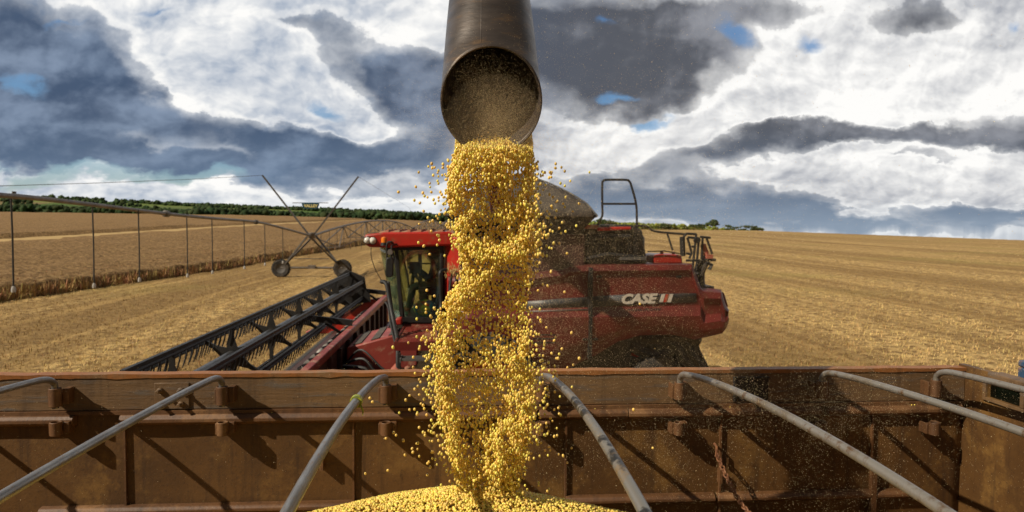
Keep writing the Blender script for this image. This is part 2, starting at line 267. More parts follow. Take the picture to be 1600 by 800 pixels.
# ------------------------------------------------------------------ helpers
ORG = {}
def tag(o, label=None, cat=None, group=None, kind=None):
    if label: o['label'] = label
    if cat: o['category'] = cat
    if group: o['group'] = group
    if kind: o['kind'] = kind
    return o
def empty(name, loc, label=None, cat=None, group=None, parent=None):
    o = bpy.data.objects.new(name, None); COL.objects.link(o); o.empty_display_size = 0.3
    base = ORG[parent.name] if parent else Vector((0, 0, 0))
    o.location = Vector(loc)-base; ORG[o.name] = Vector(loc)
    if parent: o.parent = parent
    return tag(o, label, cat, group)
class MB:
    def __init__(s): s.v = []; s.f = []
    def add(s, vs, fs):
        n = len(s.v); s.v += [tuple(v) for v in vs]; s.f += [tuple(i+n for i in f) for f in fs]
    def hexa(s, p):      # 8 corners: bottom 4, top 4 (same order)
        s.add(p, [(0, 3, 2, 1), (4, 5, 6, 7), (0, 1, 5, 4), (1, 2, 6, 5), (2, 3, 7, 6), (3, 0, 4, 7)])
    def box(s, x0, x1, y0, y1, z0, z1):
        s.hexa([(x0, y0, z0), (x1, y0, z0), (x1, y1, z0), (x0, y1, z0), (x0, y0, z1), (x1, y0, z1), (x1, y1, z1), (x0, y1, z1)])
    def bar(s, a, b, w1, w2=None, upv=(0, 0, 1)):   # rectangular bar from a to b
        a = Vector(a); b = Vector(b); w2 = w2 or w1
        d = (b-a).normalized(); u = Vector(upv)
        if abs(d.dot(u)) > 0.95: u = Vector((1, 0, 0))
        sx = d.cross(u).normalized()*w1/2; sy = sx.normalized().cross(d)*w2/2
        s.hexa([a-sx-sy, a+sx-sy, a+sx+sy, a-sx+sy, b-sx-sy, b+sx-sy, b+sx+sy, b-sx+sy])
    def tube(s, pts, r, n=10, cap=True, closed=False):
        pts = [Vector(p) for p in pts]; N = len(pts); rr = r if isinstance(r, (list, tuple)) else [r]*N
        vs = []; prev = None
        for i, p in enumerate(pts):
            if closed: d = pts[(i+1) % N]-pts[i-1]
            else: d = pts[min(i+1, N-1)]-pts[max(i-1, 0)]
            d.normalize()
            if prev is None:
                u = Vector((0, 0, 1)) if abs(d.z) < 0.9 else Vector((1, 0, 0))
                sx = d.cross(u).normalized()
            else:
                sx = (prev-d*prev.dot(d)).normalized()
            prev = sx; sy = d.cross(sx)
            for k in range(n):
                a = 2*math.pi*k/n; vs.append(p+sx*math.cos(a)*rr[i]+sy*math.sin(a)*rr[i])
        fs = []
        for i in range(N if closed else N-1):
            j = (i+1) % N
            for k in range(n):
                k2 = (k+1) % n; fs.append((i*n+k, i*n+k2, j*n+k2, j*n+k))
        if cap and not closed: fs.append(tuple(range(n-1, -1, -1))); fs.append(tuple((N-1)*n+k for k in range(n)))
        s.add(vs, fs)
    def prism(s, poly, y0, y1):     # poly list of (x,z) extruded along Y
        n = len(poly)
        s.add([(x, y0, z) for x, z in poly]+[(x, y1, z) for x, z in poly],
              [tuple(range(n)), tuple(range(2*n-1, n-1, -1))]+[(i, i+n, (i+1) % n+n, (i+1) % n) for i in range(n)])
    def prismX(s, poly, x0, x1):    # poly of (y,z) along X
        n = len(poly)
        s.add([(x0, y, z) for y, z in poly]+[(x1, y, z) for y, z in poly],
              [tuple(range(n-1, -1, -1)), tuple(range(n, 2*n))]+[(i, (i+1) % n, (i+1) % n+n, i+n) for i in range(n)])
    def lathe(s, prof, c, axis='Y', n=32, closed=True):   # prof: (radius, along)
        vs = []; c = Vector(c); K = len(prof)
        for k in range(n):
            a = 2*math.pi*k/n
            for r, h in prof:
                if axis == 'Y': vs.append(c+Vector((r*math.cos(a), h, r*math.sin(a))))
                elif axis == 'X': vs.append(c+Vector((h, r*math.cos(a), r*math.sin(a))))
                else: vs.append(c+Vector((r*math.cos(a), r*math.sin(a), h)))
        fs = []
        for k in range(n):
            k2 = (k+1) % n
            for i in range(K if closed else K-1):
                j = (i+1) % K; fs.append((k*K+i, k*K+j, k2*K+j, k2*K+i))
        s.add(vs, fs)
    def grid(s, rows):
        n = len(rows[0]); fs = []
        for i in range(len(rows)-1):
            for j in range(n-1): fs.append((i*n+j, i*n+j+1, (i+1)*n+j+1, (i+1)*n+j))
        s.add([p for r in rows for p in r], fs)
    def build(s, name, m, parent=None, ang=38, bevel=0, solid=0, smooth=True, sub=0):
        me = bpy.data.meshes.new(name)
        o0 = ORG[parent.name] if parent else Vector((0, 0, 0))
        me.from_pydata([(v[0]-o0.x, v[1]-o0.y, v[2]-o0.z) for v in s.v], [], s.f)
        import bmesh
        bm = bmesh.new(); bm.from_mesh(me); bmesh.ops.recalc_face_normals(bm, faces=bm.faces); bm.to_mesh(me); bm.free()
        if m is not None: me.materials.append(m)
        if smooth:
            me.shade_smooth(); me.set_sharp_from_angle(angle=R(ang))
        o = bpy.data.objects.new(name, me); COL.objects.link(o)
        if parent: o.parent = parent
        ORG[o.name] = o0.copy()
        if solid:
            q_ = o.modifiers.new('solid', 'SOLIDIFY'); q_.thickness = solid; q_.offset = 0
        if sub:
            q_ = o.modifiers.new('sub', 'SUBSURF'); q_.levels = sub; q_.render_levels = sub
        if bevel:
            q_ = o.modifiers.new('bevel', 'BEVEL'); q_.width = bevel; q_.segments = 2; q_.limit_method = 'ANGLE'; q_.angle_limit = R(35)
        return o
def np_mesh(name, verts, faces, m, smooth=False, parent=None):
    me = bpy.data.meshes.new(name); nv, nf = len(verts), len(faces); k = faces.shape[1]
    me.vertices.add(nv); me.vertices.foreach_set('co', np.ascontiguousarray(verts, dtype=np.float32).ravel())
    me.loops.add(nf*k); me.loops.foreach_set('vertex_index', np.ascontiguousarray(faces, dtype=np.int32).ravel())
    me.polygons.add(nf); me.polygons.foreach_set('loop_start', np.arange(0, nf*k, k, dtype=np.int32))
    me.polygons.foreach_set('loop_total', np.full(nf, k, dtype=np.int32))
    me.update(calc_edges=True)
    if smooth: me.shade_smooth()
    me.materials.append(m)
    o = bpy.data.objects.new(name, me); COL.objects.link(o)
    if parent: o.parent = parent
    ORG[o.name] = Vector((0, 0, 0))
    return o
def lerp_tab(x, tab):
    if x <= tab[0][0]: return tab[0][1]
    for (a, b), (c, d) in zip(tab, tab[1:]):
        if x <= c: return b+(d-b)*(x-a)/(c-a)
    return tab[-1][1]
def sstep(t): t = max(0.0, min(1.0, t)); return t*t*(3-2*t)

# ------------------------------------------------------------------ terrain
EDGE = [(-300, 331), (0, 333), (400, 338), (600, 344), (720, 350), (850, 356), (1000, 358), (1180, 360), (1400, 368), (1600, 375), (1900, 382)]
RCR = [(-300, 430), (600, 420), (900, 380), (1200, 340), (1600, 240), (1900, 220)]
HILL = [(-300, 302), (0, 308), (100, 312), (240, 318), (400, 326), (600, 333), (720, 338), (850, 350), (950, 372), (1900, 420)]
def eye(px): return 349.5+(px-800)*0.0075
def px_of(x, y):
    a = math.atan2(x, y)-ya
    if abs(a) > R(58): a = math.copysign(R(58), a)
    return 800+F*math.tan(a)
def terr(x, y, rough=True):
    r = math.hypot(x, y); px = px_of(x, y)
    Rc = lerp_tab(px, RCR); ca = max(0.45, math.cos(math.atan2(x, y)-ya))
    zc = HC+Rc*ca*(eye(px)-lerp_tab(px, EDGE))/F
    r_ = r
    if r_ < Rc:
        z = zc*max(0.0, (r_-60)/(Rc-60))
    else:
        z = zc-min(22.0, (r_-Rc)*0.07)
        zh = HC+1700*ca*(eye(px)-lerp_tab(px, HILL))/F
        t = sstep((r_-650)/(1150))
        z = z+(zh-z)*t if zh > z else z-(z-max(zh, -140))*t
        z += 4*noise.noise(Vector((x*0.004, y*0.004, 0)))*sstep((r_-700)/600)
        if r_ > 1800: z -= (r_-1800)*0.06
    return z
rings = [2.0]
while rings[-1] < 5200: rings.append(rings[-1]*1.021+0.04)
azs = [a for a in np.arange(-180, -46, 3.0)]+[a for a in np.arange(-46, 54, 0.22)]+[a for a in np.arange(54, 180, 3.0)]
gv = []; 
for r in rings:
    for a in azs:
        x, y = r*math.sin(R(a)), r*math.cos(R(a))
        z = terr(x, y)
        if 14 < r < 160:
            k = 0.05*min(1, (r-14)/3)
            z += k*(noise.noise(Vector((x*1.3, y*1.3, 0)))+0.7*noise.noise(Vector((x*3.7, y*3.7, 5))))
        gv.append((x, y, z))
nA = len(azs); gf = []
for i in range(len(rings)-1):
    for j in range(nA):
        j2 = (j+1) % nA; gf.append((i*nA+j, i*nA+j2, (i+1)*nA+j2, (i+1)*nA+j))
cid = len(gv); gv.append((0, 0, 0))
gm = bpy.data.materials.new('stubble_ground'); gm.use_nodes = True; t = NT(gm.node_tree); b = gm.node_tree.nodes['Principled BSDF']
co = t.n('ShaderNodeTexCoord').outputs['Object']
sx = t.n('ShaderNodeSeparateXYZ', {0: co})
n_f = t.noise(co, 2.6, 7, 0.68); n_m = t.noise(co, 0.55, 5, 0.6); n_l = t.noise(co, 0.06, 4, 0.55)
rowc = t.vmath('MULTIPLY', co, (1.0, 0.035, 1.0)); n_r = t.noise(t.vmath('MULTIPLY', co, (1.0, 0.03, 1.0)), 0.16, 6, 0.62); n_r2 = t.noise(rowc, 1.1, 4, 0.6)
c = t.mix(t.smooth(n_f, 0.36, 0.62), (0.18, 0.105, 0.040), (0.64, 0.43, 0.17))
c = t.mix(t.math('MULTIPLY', t.smooth(n_m, 0.48, 0.66), 0.45), c, (0.23, 0.135, 0.05))
c = t.mix(t.math('MULTIPLY', t.smooth(n_r, 0.44, 0.56), 0.7), c, (0.22, 0.13, 0.045))
c = t.mix(t.math('MULTIPLY', t.smooth(n_r2, 0.50, 0.68), 0.45), c, (0.62, 0.40, 0.15))
c = t.mix(t.math('MULTIPLY', t.smooth(n_l, 0.52, 0.70), 0.35), c, (0.32, 0.27, 0.07))
# far fields beyond the crest: patchwork of green, olive and earth
ln = t.vmath('LENGTH', co); dist = t.n('ShaderNodeVectorMath', {0: co}, operation='LENGTH').outputs['Value']
vor = t.n('ShaderNodeTexVoronoi', {'Vector': t.vmath('MULTIPLY', co, (1.0, 0.55, 0.0)), 'Scale': 0.0042, 'Randomness': 0.8}, feature='F1')
vs_ = t.n('ShaderNodeSeparateColor', {0: vor.outputs['Color']})
fc = t.ramp(vs_.outputs[0], [(0.0, (0.07, 0.13, 0.03)), (0.3, (0.12, 0.19, 0.035)), (0.5, (0.24, 0.25, 0.06)), (0.7, (0.09, 0.15, 0.03)), (0.9, (0.32, 0.19, 0.10))])
fc = t.mix(t.math('MULTIPLY', t.noise(co, 0.03, 5, 0.6), 0.5), fc, (0.05, 0.08, 0.02))
c = t.mix(t.smooth(dist, 455, 480), c, fc)
t.t.links.new(c, b.inputs['Base Color']); b.inputs['Roughness'].default_value = 0.95; b.inputs['Specular IOR Level'].default_value = 0.15
hb = t.math('ADD', n_f, t.math('MULTIPLY', t.noise(co, 9.0, 5, 0.7), 0.6))
t.t.links.new(t.n('ShaderNodeBump', {'Height': hb, 'Strength': 0.9, 'Distance': 0.12}).outputs[0], b.inputs['Normal'])
g_me = bpy.data.meshes.new('ground')
gf += [(cid, (j+1) % nA, j) for j in range(nA)]
g_me.from_pydata(gv, [], gf); g_me.materials.append(gm); g_me.shade_smooth()
ground = bpy.data.objects.new('ground', g_me); COL.objects.link(ground); tag(ground, kind='structure')

def hit(px, py, zoff=0.0):      # where a sight line meets the terrain
    d = ray(px, py); d = d/math.hypot(d.x, d.y); s = 10.0
    while s < 3000:
        p = CAM+d*s
        if p.z < terr(p.x, p.y)+zoff: return p
        s *= 1.006
    return CAM+d*3000

# loose straw on the harvested ground
def blades(n, sampler, hfun, wfun, tilt, name, m, base_h=0.0):
    V = np.zeros((n*4, 3), np.float32); k = 0
    for i in range(n):
        x, y = sampler(); z = terr(x, y)+base_h
        h = hfun(); wd = wfun(); a = random.uniform(0, 6.283); ti = random.gauss(0, tilt)
        dx, dy = math.cos(a)*wd, math.sin(a)*wd
        lx, ly, lz = math.sin(ti)*math.cos(a+1.57)*h, math.sin(ti)*math.sin(a+1.57)*h, abs(math.cos(ti))*h
        V[k] = (x-dx, y-dy, z-0.01); V[k+1] = (x+dx, y+dy, z-0.01)
        V[k+2] = (x+lx+dx*0.6, y+ly+dy*0.6, z+lz); V[k+3] = (x+lx-dx*0.6, y+ly-dy*0.6, z+lz); k += 4
    Fc = np.arange(n*4, dtype=np.int32).reshape(n, 4)
    return np_mesh(name, V, Fc, m)
B0, B1 = Vector((-22.1, 34.3)), Vector((-14.0, 104.0))     # edge of the standing crop
def bx_at(y): return B0.x+(B1.x-B0.x)*(y-B0.y)/(B1.y-B0.y)
def s_stub():
    while True:
        r = 15.5*math.exp(random.random()**0.9*math.log(7.0)); a = R(random.uniform(-40, 50))
        x, y = r*math.sin(a), r*math.cos(a)
        if x > bx_at(y)+0.2 and y > 13: return x, y
st = blades(130000, s_stub, lambda: random.uniform(0.03, 0.11), lambda: random.uniform(0.004, 0.014), 1.5, 'stubble', M['straw'])
tag(st, 'short pale straw and stubble covering the harvested field', 'stubble', kind='stuff')

# track through the standing crop
TA, TB = hit(-150, 390), hit(460, 350)
TD = Vector((TB.x-TA.x, TB.y-TA.y)).normalized()
def tdist(x, y): return abs((x-TA.x)*TD.y-(y-TA.y)*TD.x)
mb = MB(); rows = [[], []]
for i in range(60):
    s = -20+(Vector((TB.x-TA.x, TB.y-TA.y)).length+60)*i/59
    for k, o in enumerate((-6.3, 6.3)):
        x, y = TA.x+TD.x*s-TD.y*o, TA.y+TD.y*s+TD.x*o
        rows[k].append((x, y, terr(x, y)+0.06))
mb.grid(rows)
tm = mat('track_stubble', (0.52, 0.36, 0.16), (0.42, 0.28, 0.12), 0.95, scale=0.4, spec=0.1)
tag(mb.build('track', tm), kind='structure')

# standing ripe crop
tt = [0]; 
while tt[-1] < 520: tt.append(tt[-1]*1.022+0.16)
ss = [-4.0]
while ss[-1] < 470: ss.append(ss[-1]+0.30+max(0, ss[-1])*0.016)
cv = []
for s in ss:
    bx = bx_at(s)
    for i, tq in enumerate(tt):
        jag = 0.5*noise.noise(Vector((s*0.5, 0, 3))) if i < 6 else 0
        x, y = bx-tq+jag, s+0.1*tq
        hgt = 0.70+0.16*noise.noise(Vector((x*0.8, y*0.8, 1)))+0.14*noise.noise(Vector((x*2.9, y*2.9, 2)))
        if math.hypot(x, y) > 60: hgt += 0.18*noise.noise(Vector((x*0.13, y*0.13, 9)))
        if i == 0: hgt = 0.0
        elif i == 1: hgt *= 0.55
        elif i == 2: hgt *= 0.85
        if tdist(x, y) < 6: hgt = -0.5
        r = math.hypot(x, y); Rc = lerp_tab(px_of(x, y), RCR)
        if r > Rc+15: hgt = -3
        cv.append((x, y, terr(x, y)+hgt))
nT = len(tt); cf = [(i*nT+j, i*nT+j+1, (i+1)*nT+j+1, (i+1)*nT+j) for i in range(len(ss)-1) for j in range(nT-1)]
cm = bpy.data.materials.new('ripe_crop_canopy'); cm.use_nodes = True; t = NT(cm.node_tree); b = cm.node_tree.nodes['Principled BSDF']
co = t.n('ShaderNodeTexCoord').outputs['Object']
a1 = t.noise(co, 3.2, 7, 0.72); a2 = t.noise(co, 0.35, 5, 0.6); a3 = t.noise(t.vmath('MULTIPLY', co, (1, 0.05, 1)), 0.5, 4, 0.6)
c = t.mix(t.smooth(a1, 0.38, 0.64), (0.15, 0.088, 0.038), (0.46, 0.29, 0.13))
c = t.mix(t.math('MULTIPLY', t.smooth(a2, 0.45, 0.7), 0.5), c, (0.20, 0.115, 0.05))
c = t.mix(t.math('MULTIPLY', t.smooth(a3, 0.5, 0.7), 0.35), c, (0.42, 0.26, 0.12))
t.t.links.new(c, b.inputs['Base Color']); b.inputs['Roughness'].default_value = 1.0; b.inputs['Specular IOR Level'].default_value = 0.1
t.t.links.new(t.n('ShaderNodeBump', {'Height': a1, 'Strength': 1.0, 'Distance': 0.3}).outputs[0], b.inputs['Normal'])
crop = np_mesh('standing_crop', np.array(cv), np.array(cf), cm, True)
tag(crop, 'ripe brown standing crop left of the harvested strip', 'crop', kind='stuff')
def s_crop():
    while True:
        y = 18*math.exp(random.random()*math.log(9)); x = bx_at(y)+0.25-abs(random.gauss(0, 1))*y*0.14
        if tdist(x, y) > 6.5: return x, y
cs = blades(80000, s_crop, lambda: random.uniform(0.25, 0.80), lambda: random.uniform(0.008, 0.028), 0.55, 'crop_stalks', M['cropblade'])
tag(cs, 'ragged brown stalks along the edge of the standing crop', 'crop stalks', kind='stuff')

# ------------------------------------------------------------------ woodland and far crops
def ico():
    p = (1+5**0.5)/2
    v = np.array([(-1, p, 0), (1, p, 0), (-1, -p, 0), (1, -p, 0), (0, -1, p), (0, 1, p), (0, -1, -p), (0, 1, -p), (p, 0, -1), (p, 0, 1), (-p, 0, -1), (-p, 0, 1)], float)
    v /= np.linalg.norm(v[0])
    f = np.array([(0, 11, 5), (0, 5, 1), (0, 1, 7), (0, 7, 10), (0, 10, 11), (1, 5, 9), (5, 11, 4), (11, 10, 2), (10, 7, 6), (7, 1, 8), (3, 9, 4), (3, 4, 2), (3, 2, 6), (3, 6, 8), (3, 8, 9), (4, 9, 5), (2, 4, 11), (6, 2, 10), (8, 6, 7), (9, 8, 1)])
    return v, f
IV, IF = ico()
def ico2():
    v = [tuple(x) for x in IV]; f = []; cache = {}
    def mid(a, b):
        k = (min(a, b), max(a, b))
        if k not in cache:
            p = np.array(v[a])+np.array(v[b]); p /= np.linalg.norm(p); v.append(tuple(p)); cache[k] = len(v)-1
        return cache[k]
    for a, b, c in IF:
        x, y, z = mid(a, b), mid(b, c), mid(c, a); f += [(a, x, z), (b, y, x), (c, z, y), (x, y, z)]
    return np.array(v), np.array(f)
IV2, IF2 = ico2()
def scatter_blobs(name, C, S, m, base=(IV, IF), jitter=0.0, smooth=False, rotate=True):
    C = np.asarray(C, float); S = np.asarray(S, float); n = len(C); bv, bf = base; k = len(bv)
    V = bv[None]*S[:, None, :]
    if rotate:
        a, b, c = rng.uniform(0, 6.283, (3, n)); ca, sa, cb, sb, cc, sc = np.cos(a), np.sin(a), np.cos(b), np.sin(b), np.cos(c), np.sin(c)
        Rm = np.stack([np.stack([ca*cb, ca*sb*sc-sa*cc, ca*sb*cc+sa*sc], -1), np.stack([sa*cb, sa*sb*sc+ca*cc, sa*sb*cc-ca*sc], -1), np.stack([-sb, cb*sc, cb*cc], -1)], 1)
        V = np.einsum('nij,nkj->nki', Rm, V)
    V = V+C[:, None, :]
    if jitter: V = V+rng.normal(0, 1, V.shape)*jitter*S.mean(1)[:, None, None]
    Fc = bf[None]+(np.arange(n)*k)[:, None, None]
    return np_mesh(name, V.reshape(-1, 3), Fc.reshape(-1, bf.shape[1]), m, smooth)
# belt just beyond the field, and ridge-top woods
BELT = [(-250, 316), (0, 320), (100, 322), (240, 327), (400, 328), (500, 334), (560, 331), (700, 336), (800, 345)]
C = []; S = []
for i in range(8000):
    px = random.uniform(-250, 800); D_ = random.uniform(455, 640)
    ytop = lerp_tab(px, BELT)+3.0*noise.noise(Vector((px*0.03, 0, 0)))
    a = math.atan((px-800)/F)+ya; x, y = D_*math.sin(a)/math.cos(a-ya), D_*math.cos(a)/math.cos(a-ya)
    zt = HC+D_*(eye(px)-ytop)/F; zb = terr(x, y)
    s = random.uniform(1.1, 2.6)
    f_ = random.random()**1.6
    z = zt-s*0.7-f_*max(0, zt-zb)*0.9
    C.append((x, y, z)); S.append((s*random.uniform(.8, 1.3), s*random.uniform(.8, 1.3), s*random.uniform(0.7, 1.0)))
tag(scatter_blobs('woodland', C, S, M['forest'], (IV2, IF2), 0.16), 'dark belt of trees beyond the ripe field', 'woodland', kind='stuff')
RIDGE = [(-250, 298), (0, 304), (60, 307), (110, 310), (150, 309), (235, 313), (300, 318), (380, 319), (470, 323), (550, 326), (620, 328), (700, 332), (800, 344), (850, 352)]
C = []; S = []
for i in range(6500):
    px = random.uniform(-250, 850)
    if random.random() < 0.75: D_ = random.uniform(1500, 1800)
    else: D_ = random.uniform(1000, 1500)
    dens = noise.noise(Vector((px*0.02, D_*0.004, 4)))
    if D_ < 1500 and dens < 0.08: continue
    if D_ > 1500 and dens < -0.28: continue
    a = math.atan((px-800)/F)+ya; x, y = D_*math.sin(a)/math.cos(a-ya), D_*math.cos(a)/math.cos(a-ya)
    zb = terr(x, y); s = random.uniform(2.2, 4.6)
    C.append((x, y, zb+random.uniform(0.2, 1.1)*s)); S.append((s*1.3, s*1.3, s))
tag(scatter_blobs('ridge_woods', C, S, M['forest'], (IV, IF), 0.2), 'broken dark tree line on the far ridge', 'woodland', kind='stuff')

# green flowering crop strip on the right horizon
C = []; S = []
for i in range(5200):
    px = random.uniform(900, 1420); D_ = random.uniform(345, 380)-max(0, px-1180)*0.25
    a = math.atan((px-800)/F)+ya; x, y = D_*math.sin(a)/math.cos(a-ya), D_*math.cos(a)/math.cos(a-ya)
    zt = terr(x, y); hh = lerp_tab(px, [(900, 3.6), (1000, 3.0), (1100, 2.2), (1190, 0.9), (1420, 0.3)])
    s = random.uniform(0.4, 0.9)*min(1, hh)
    C.append((x, y, zt+random.uniform(0.1, 1)*hh)); S.append((s, s, s))
tag(scatter_blobs('green_crop', C, S, M['sunfl'], (IV, IF), 0.2), 'yellow-green crop strip on the horizon right of the combine', 'crop', kind='stuff')

def tree(name, px, D_, h, wd, label, cat, trunk=True, leaf='leaf', n=420):
    a = math.atan((px-800)/F)+ya; x, y = D_*math.sin(a)/math.cos(a-ya), D_*math.cos(a)/math.cos(a-ya)
    z = terr(x, y)
    o = empty(name, (x, y, z), label, cat)
    mb = MB(); th = h*0.45
    mb.tube([(x, y, z-0.3), (x+0.05*h, y, z+th*0.6), (x, y, z+h*0.75)], [0.05*h, 0.035*h, 0.012*h], 8)
    for k in range(5):
        aa = k*1.3; mb.tube([(x, y, z+th*0.7), (x+math.cos(aa)*wd*0.3, y+math.sin(aa)*wd*0.3, z+h*0.7)], [0.02*h, 0.008*h], 6)
    mb.build('trunk', M['bark'], o)
    C = []; S = []
    cl_ = [(random.gauss(0, .3)*wd, random.gauss(0, .3)*wd, h*random.uniform(0.42 if trunk else .2, 0.88)) for _ in range(9)]
    for i in range(n):
        c = random.choice(cl_); s = random.uniform(0.05, 0.12)*h
        C.append((c[0]+random.gauss(0, .13)*wd, c[1]+random.gauss(0, .13)*wd, c[2]+random.gauss(0, .07)*h)); S.append((s, s, s*0.4))
    cr = scatter_blobs('crown', C, S, M[leaf], (IV, IF), 0.25); cr.parent = o
    return o
tree('tree', 1113, 352, 6.4, 3.2, 'small lone round tree standing on the horizon above the green crop', 'tree')
tree('tree', 942, 330, 5.2, 9, 'broad tree seen through the hooped handrail behind the grain tank', 'tree')
for px, h, wd, lb in ((1040, 3.2, 7, 'low bush at the left end of the horizon hedge'), (1090, 2.9, 5, 'low bush just left of the lone tree'), (1150, 3.0, 7, 'low bush just right of the lone tree'), (1176, 3.6, 6, 'tallest dark bush where the green crop ends')):
    tree('bush', px, 335, h, wd, lb, 'bush', False)
# ------------------------------------------------------------------ irrigation machine
pv = empty('irrigation_machine', (-11.5, 51, 0), 'long wheeled centre-pivot irrigation pipe with dark drop hoses crossing the ripe field', 'irrigation machine')
T1 = PZ(483, 433, 0.0)
def spanpipe(a, b, sag, n=24, dz=0):
    pts = []
    for i in range(n+1):
        tq = i/n; p = Vector(a).lerp(Vector(b), tq); p.z += sag*4*tq*(1-tq); pts.append(p)
    return pts
hub1 = P(487, 369, T1.y); hub2 = P(646, 357, 112); hub3 = P(690, 352, 175); hub4 = P(712, 350, 240)
hubL = P(-190, 300, 14.5)
near_pts = [P(-190, 292, 14.0), P(0, 305, 17.6), P(50, 309, 19), P(150, 320.5, 22.4), P(260, 334, 27), P(330, 341, 31), P(400, 347, 37.5), P(440, 356, 43), hub1]
def smooth_path(pts, k=6):
    out = []
    for i in range(len(pts)-1):
        p0, p1, p2, p3 = pts[max(i-1, 0)], pts[i], pts[i+1], pts[min(i+2, len(pts)-1)]
        for j in range(k):
            tq = j/k; out.append(0.5*((2*p1)+(p2-p0)*tq+(2*p0-5*p1+4*p2-p3)*tq*tq+(3*p1-p0-3*p2+p3)*tq**3))
    out.append(pts[-1]); return out
np_ = smooth_path([Vector(p) for p in near_pts])
mb = MB(); mb.tube(np_, 0.068, 10)
sp = mb.build('span_pipe', M['galv'], pv)
for px_ in (5, 7):
    pass
for (px_, D_) in ((262, 27.1), (401, 37.6)):
    pp = min(np_, key=lambda p: abs(p.y-D_)); i = np_.index(pp); d = (np_[i+1]-np_[i-1]).normalized()
    mb = MB(); mb.tube([pp-d*0.12, pp-d*0.1, pp+d*0.1, pp+d*0.12], [0.08, 0.13, 0.13, 0.08], 12); mb.build('pipe_joint', M['galv_dark'], pv)
def drop(x, y, zt, zb, r=0.022, wt=True):
    mb = MB(); mb.tube([(x, y, zt), (x+0.01, y, (zt+zb)/2), (x, y, zb)], r, 6); o = mb.build('drop_hose', M['hose'], pv)
    if wt:
        mb = MB(); mb.lathe([(0.001, 0), (0.05, 0.01), (0.055, 0.10), (0.03, 0.16), (0.001, 0.17)], (x, y, zb-0.15), 'Z', 8, False); mb.build('hose_weight', M['weight'], o)
for px_, yb in ((21, 448), (147, 443), (218, 434), (293, 428), (332, 423), (382, 416), (414, 411), (442, 408)):
    best = min(np_, key=lambda p: abs(px_of(p.x, p.y)-px_)); q_ = P(px_, yb, best.y); t_ = P(px_, 300, best.y)
    drop(q_.x, best.y, best.z, q_.z)
# near pole-like riser at far left rises above the pipe
far_sp = [(hub1, hub2, 1.2), (hub2, hub3, 1.4), (hub3, hub4, 1.4)]
for a, b_, sg in far_sp:
    pts = spanpipe(a, b_, sg); mb = MB(); mb.tube(pts, 0.09, 8); mb.build('span_pipe', M['galv'], pv)
    n = 24; lo = []
    for i in range(2, n-1, 4):
        p = pts[i]; c_ = Vector((p.x, p.y+0.0, p.z-1.35)); lo.append(c_)
        mb = MB()
        for sd_ in (-0.75, 0.75):
            for dy in (-2.2, 2.2):
                j = min(n, max(0, i+(2 if dy > 0 else -2)))
                mb.bar((pts[j].x, pts[j].y, pts[j].z), (c_.x+sd_, c_.y, c_.z), 0.075)
        mb.bar((c_.x-0.75, c_.y, c_.z), (c_.x+0.75, c_.y, c_.z), 0.08)
        mb.build('truss_brace', M['galv'], pv)
    for sd_ in (-0.75, 0.75):
        mb = MB(); mb.tube([a]+[Vector((q_.x+sd_, q_.y, q_.z)) for q_ in lo]+[b_], 0.02, 5); mb.build('truss_rod', M['galv_dark'], pv)
    for i in range(1, n):
        p = pts[i]; drop(p.x, p.y, p.z, 1.35+0.4*random.random(), 0.02, False)
def tower(h, wz=0.0, sc=1.0, first=False):
    tw = empty('tower', (h.x, h.y, 0), parent=pv)
    hw = 2.15*sc; R_ = 0.62
    mb = MB()
    for s_ in (-1, 1):
        for dy in (-0.35, 0.35):
            mb.bar((h.x+s_*0.08, h.y+dy*3.0, h.z), (h.x+s_*hw*0.93, h.y, wz+R_+0.12), 0.10)
    mb.bar((h.x-hw*0.55, h.y, h.z*0.45), (h.x+hw*0.55, h.y, h.z*0.45), 0.05)
    mb.build('tower_leg', M['galv_dark'], tw)
    mb = MB(); mb.tube([(h.x-hw, h.y, wz+R_+0.05), (h.x+hw, h.y, wz+R_+0.05)], 0.08, 8); mb.box(h.x-0.25, h.x+0.25, h.y-0.14, h.y+0.14, wz+R_-0.02, wz+R_+0.22)
    mb.build('base_beam', M['galv'], tw)
    mb = MB(); mb.lathe([(0.001, -0.15), (0.2, -0.15), (0.24, -0.1), (0.24, 0.2), (0.18, 0.26), (0.001, 0.26)], h, 'Z', 14, False); mb.build('hub', M['galv'], tw)
    for s_ in (-1, 1):
        c = Vector((h.x+s_*hw, h.y, wz+R_))
        we = empty('wheel', c, parent=tw) if False else None
        mb = MB(); mb.lathe([(R_*0.55, -0.13), (R_*0.9, -0.16), (R_, -0.12), (R_, 0.12), (R_*0.9, 0.16), (R_*0.55, 0.13)], c, 'Y', 36)
        for k in range(22):
            a = 2*math.pi*k/22; rr = R_+0.015
            for sg in (-1, 1):
                mb.bar((c.x+rr*math.cos(a), c.y, c.z+rr*math.sin(a)), (c.x+rr*math.cos(a+0.16), c.y+sg*0.13, c.z+rr*math.sin(a+0.16)), 0.05, 0.05, upv=(0, 1, 0))
        wo_ = mb.build('wheel', M['rubber'], tw)
        mb2 = MB(); mb2.lathe([(0.001, -0.05), (R_*0.3, -0.06), (R_*0.5, -0.11), (R_*0.58, -0.12), (R_*0.58, 0.12), (R_*0.3, 0.05), (0.001, 0.05)], c, 'Y', 24, False)
        rim_ = mb2.build('tower_leg', M['galv_dark'], tw); rim_.name = 'wheel_rim'
    return tw
tw1 = tower(hub1, 0.0)
for hb_ in (hub2, hub3, hub4): tower(hb_, terr(hb_.x, hb_.y), 1.0)
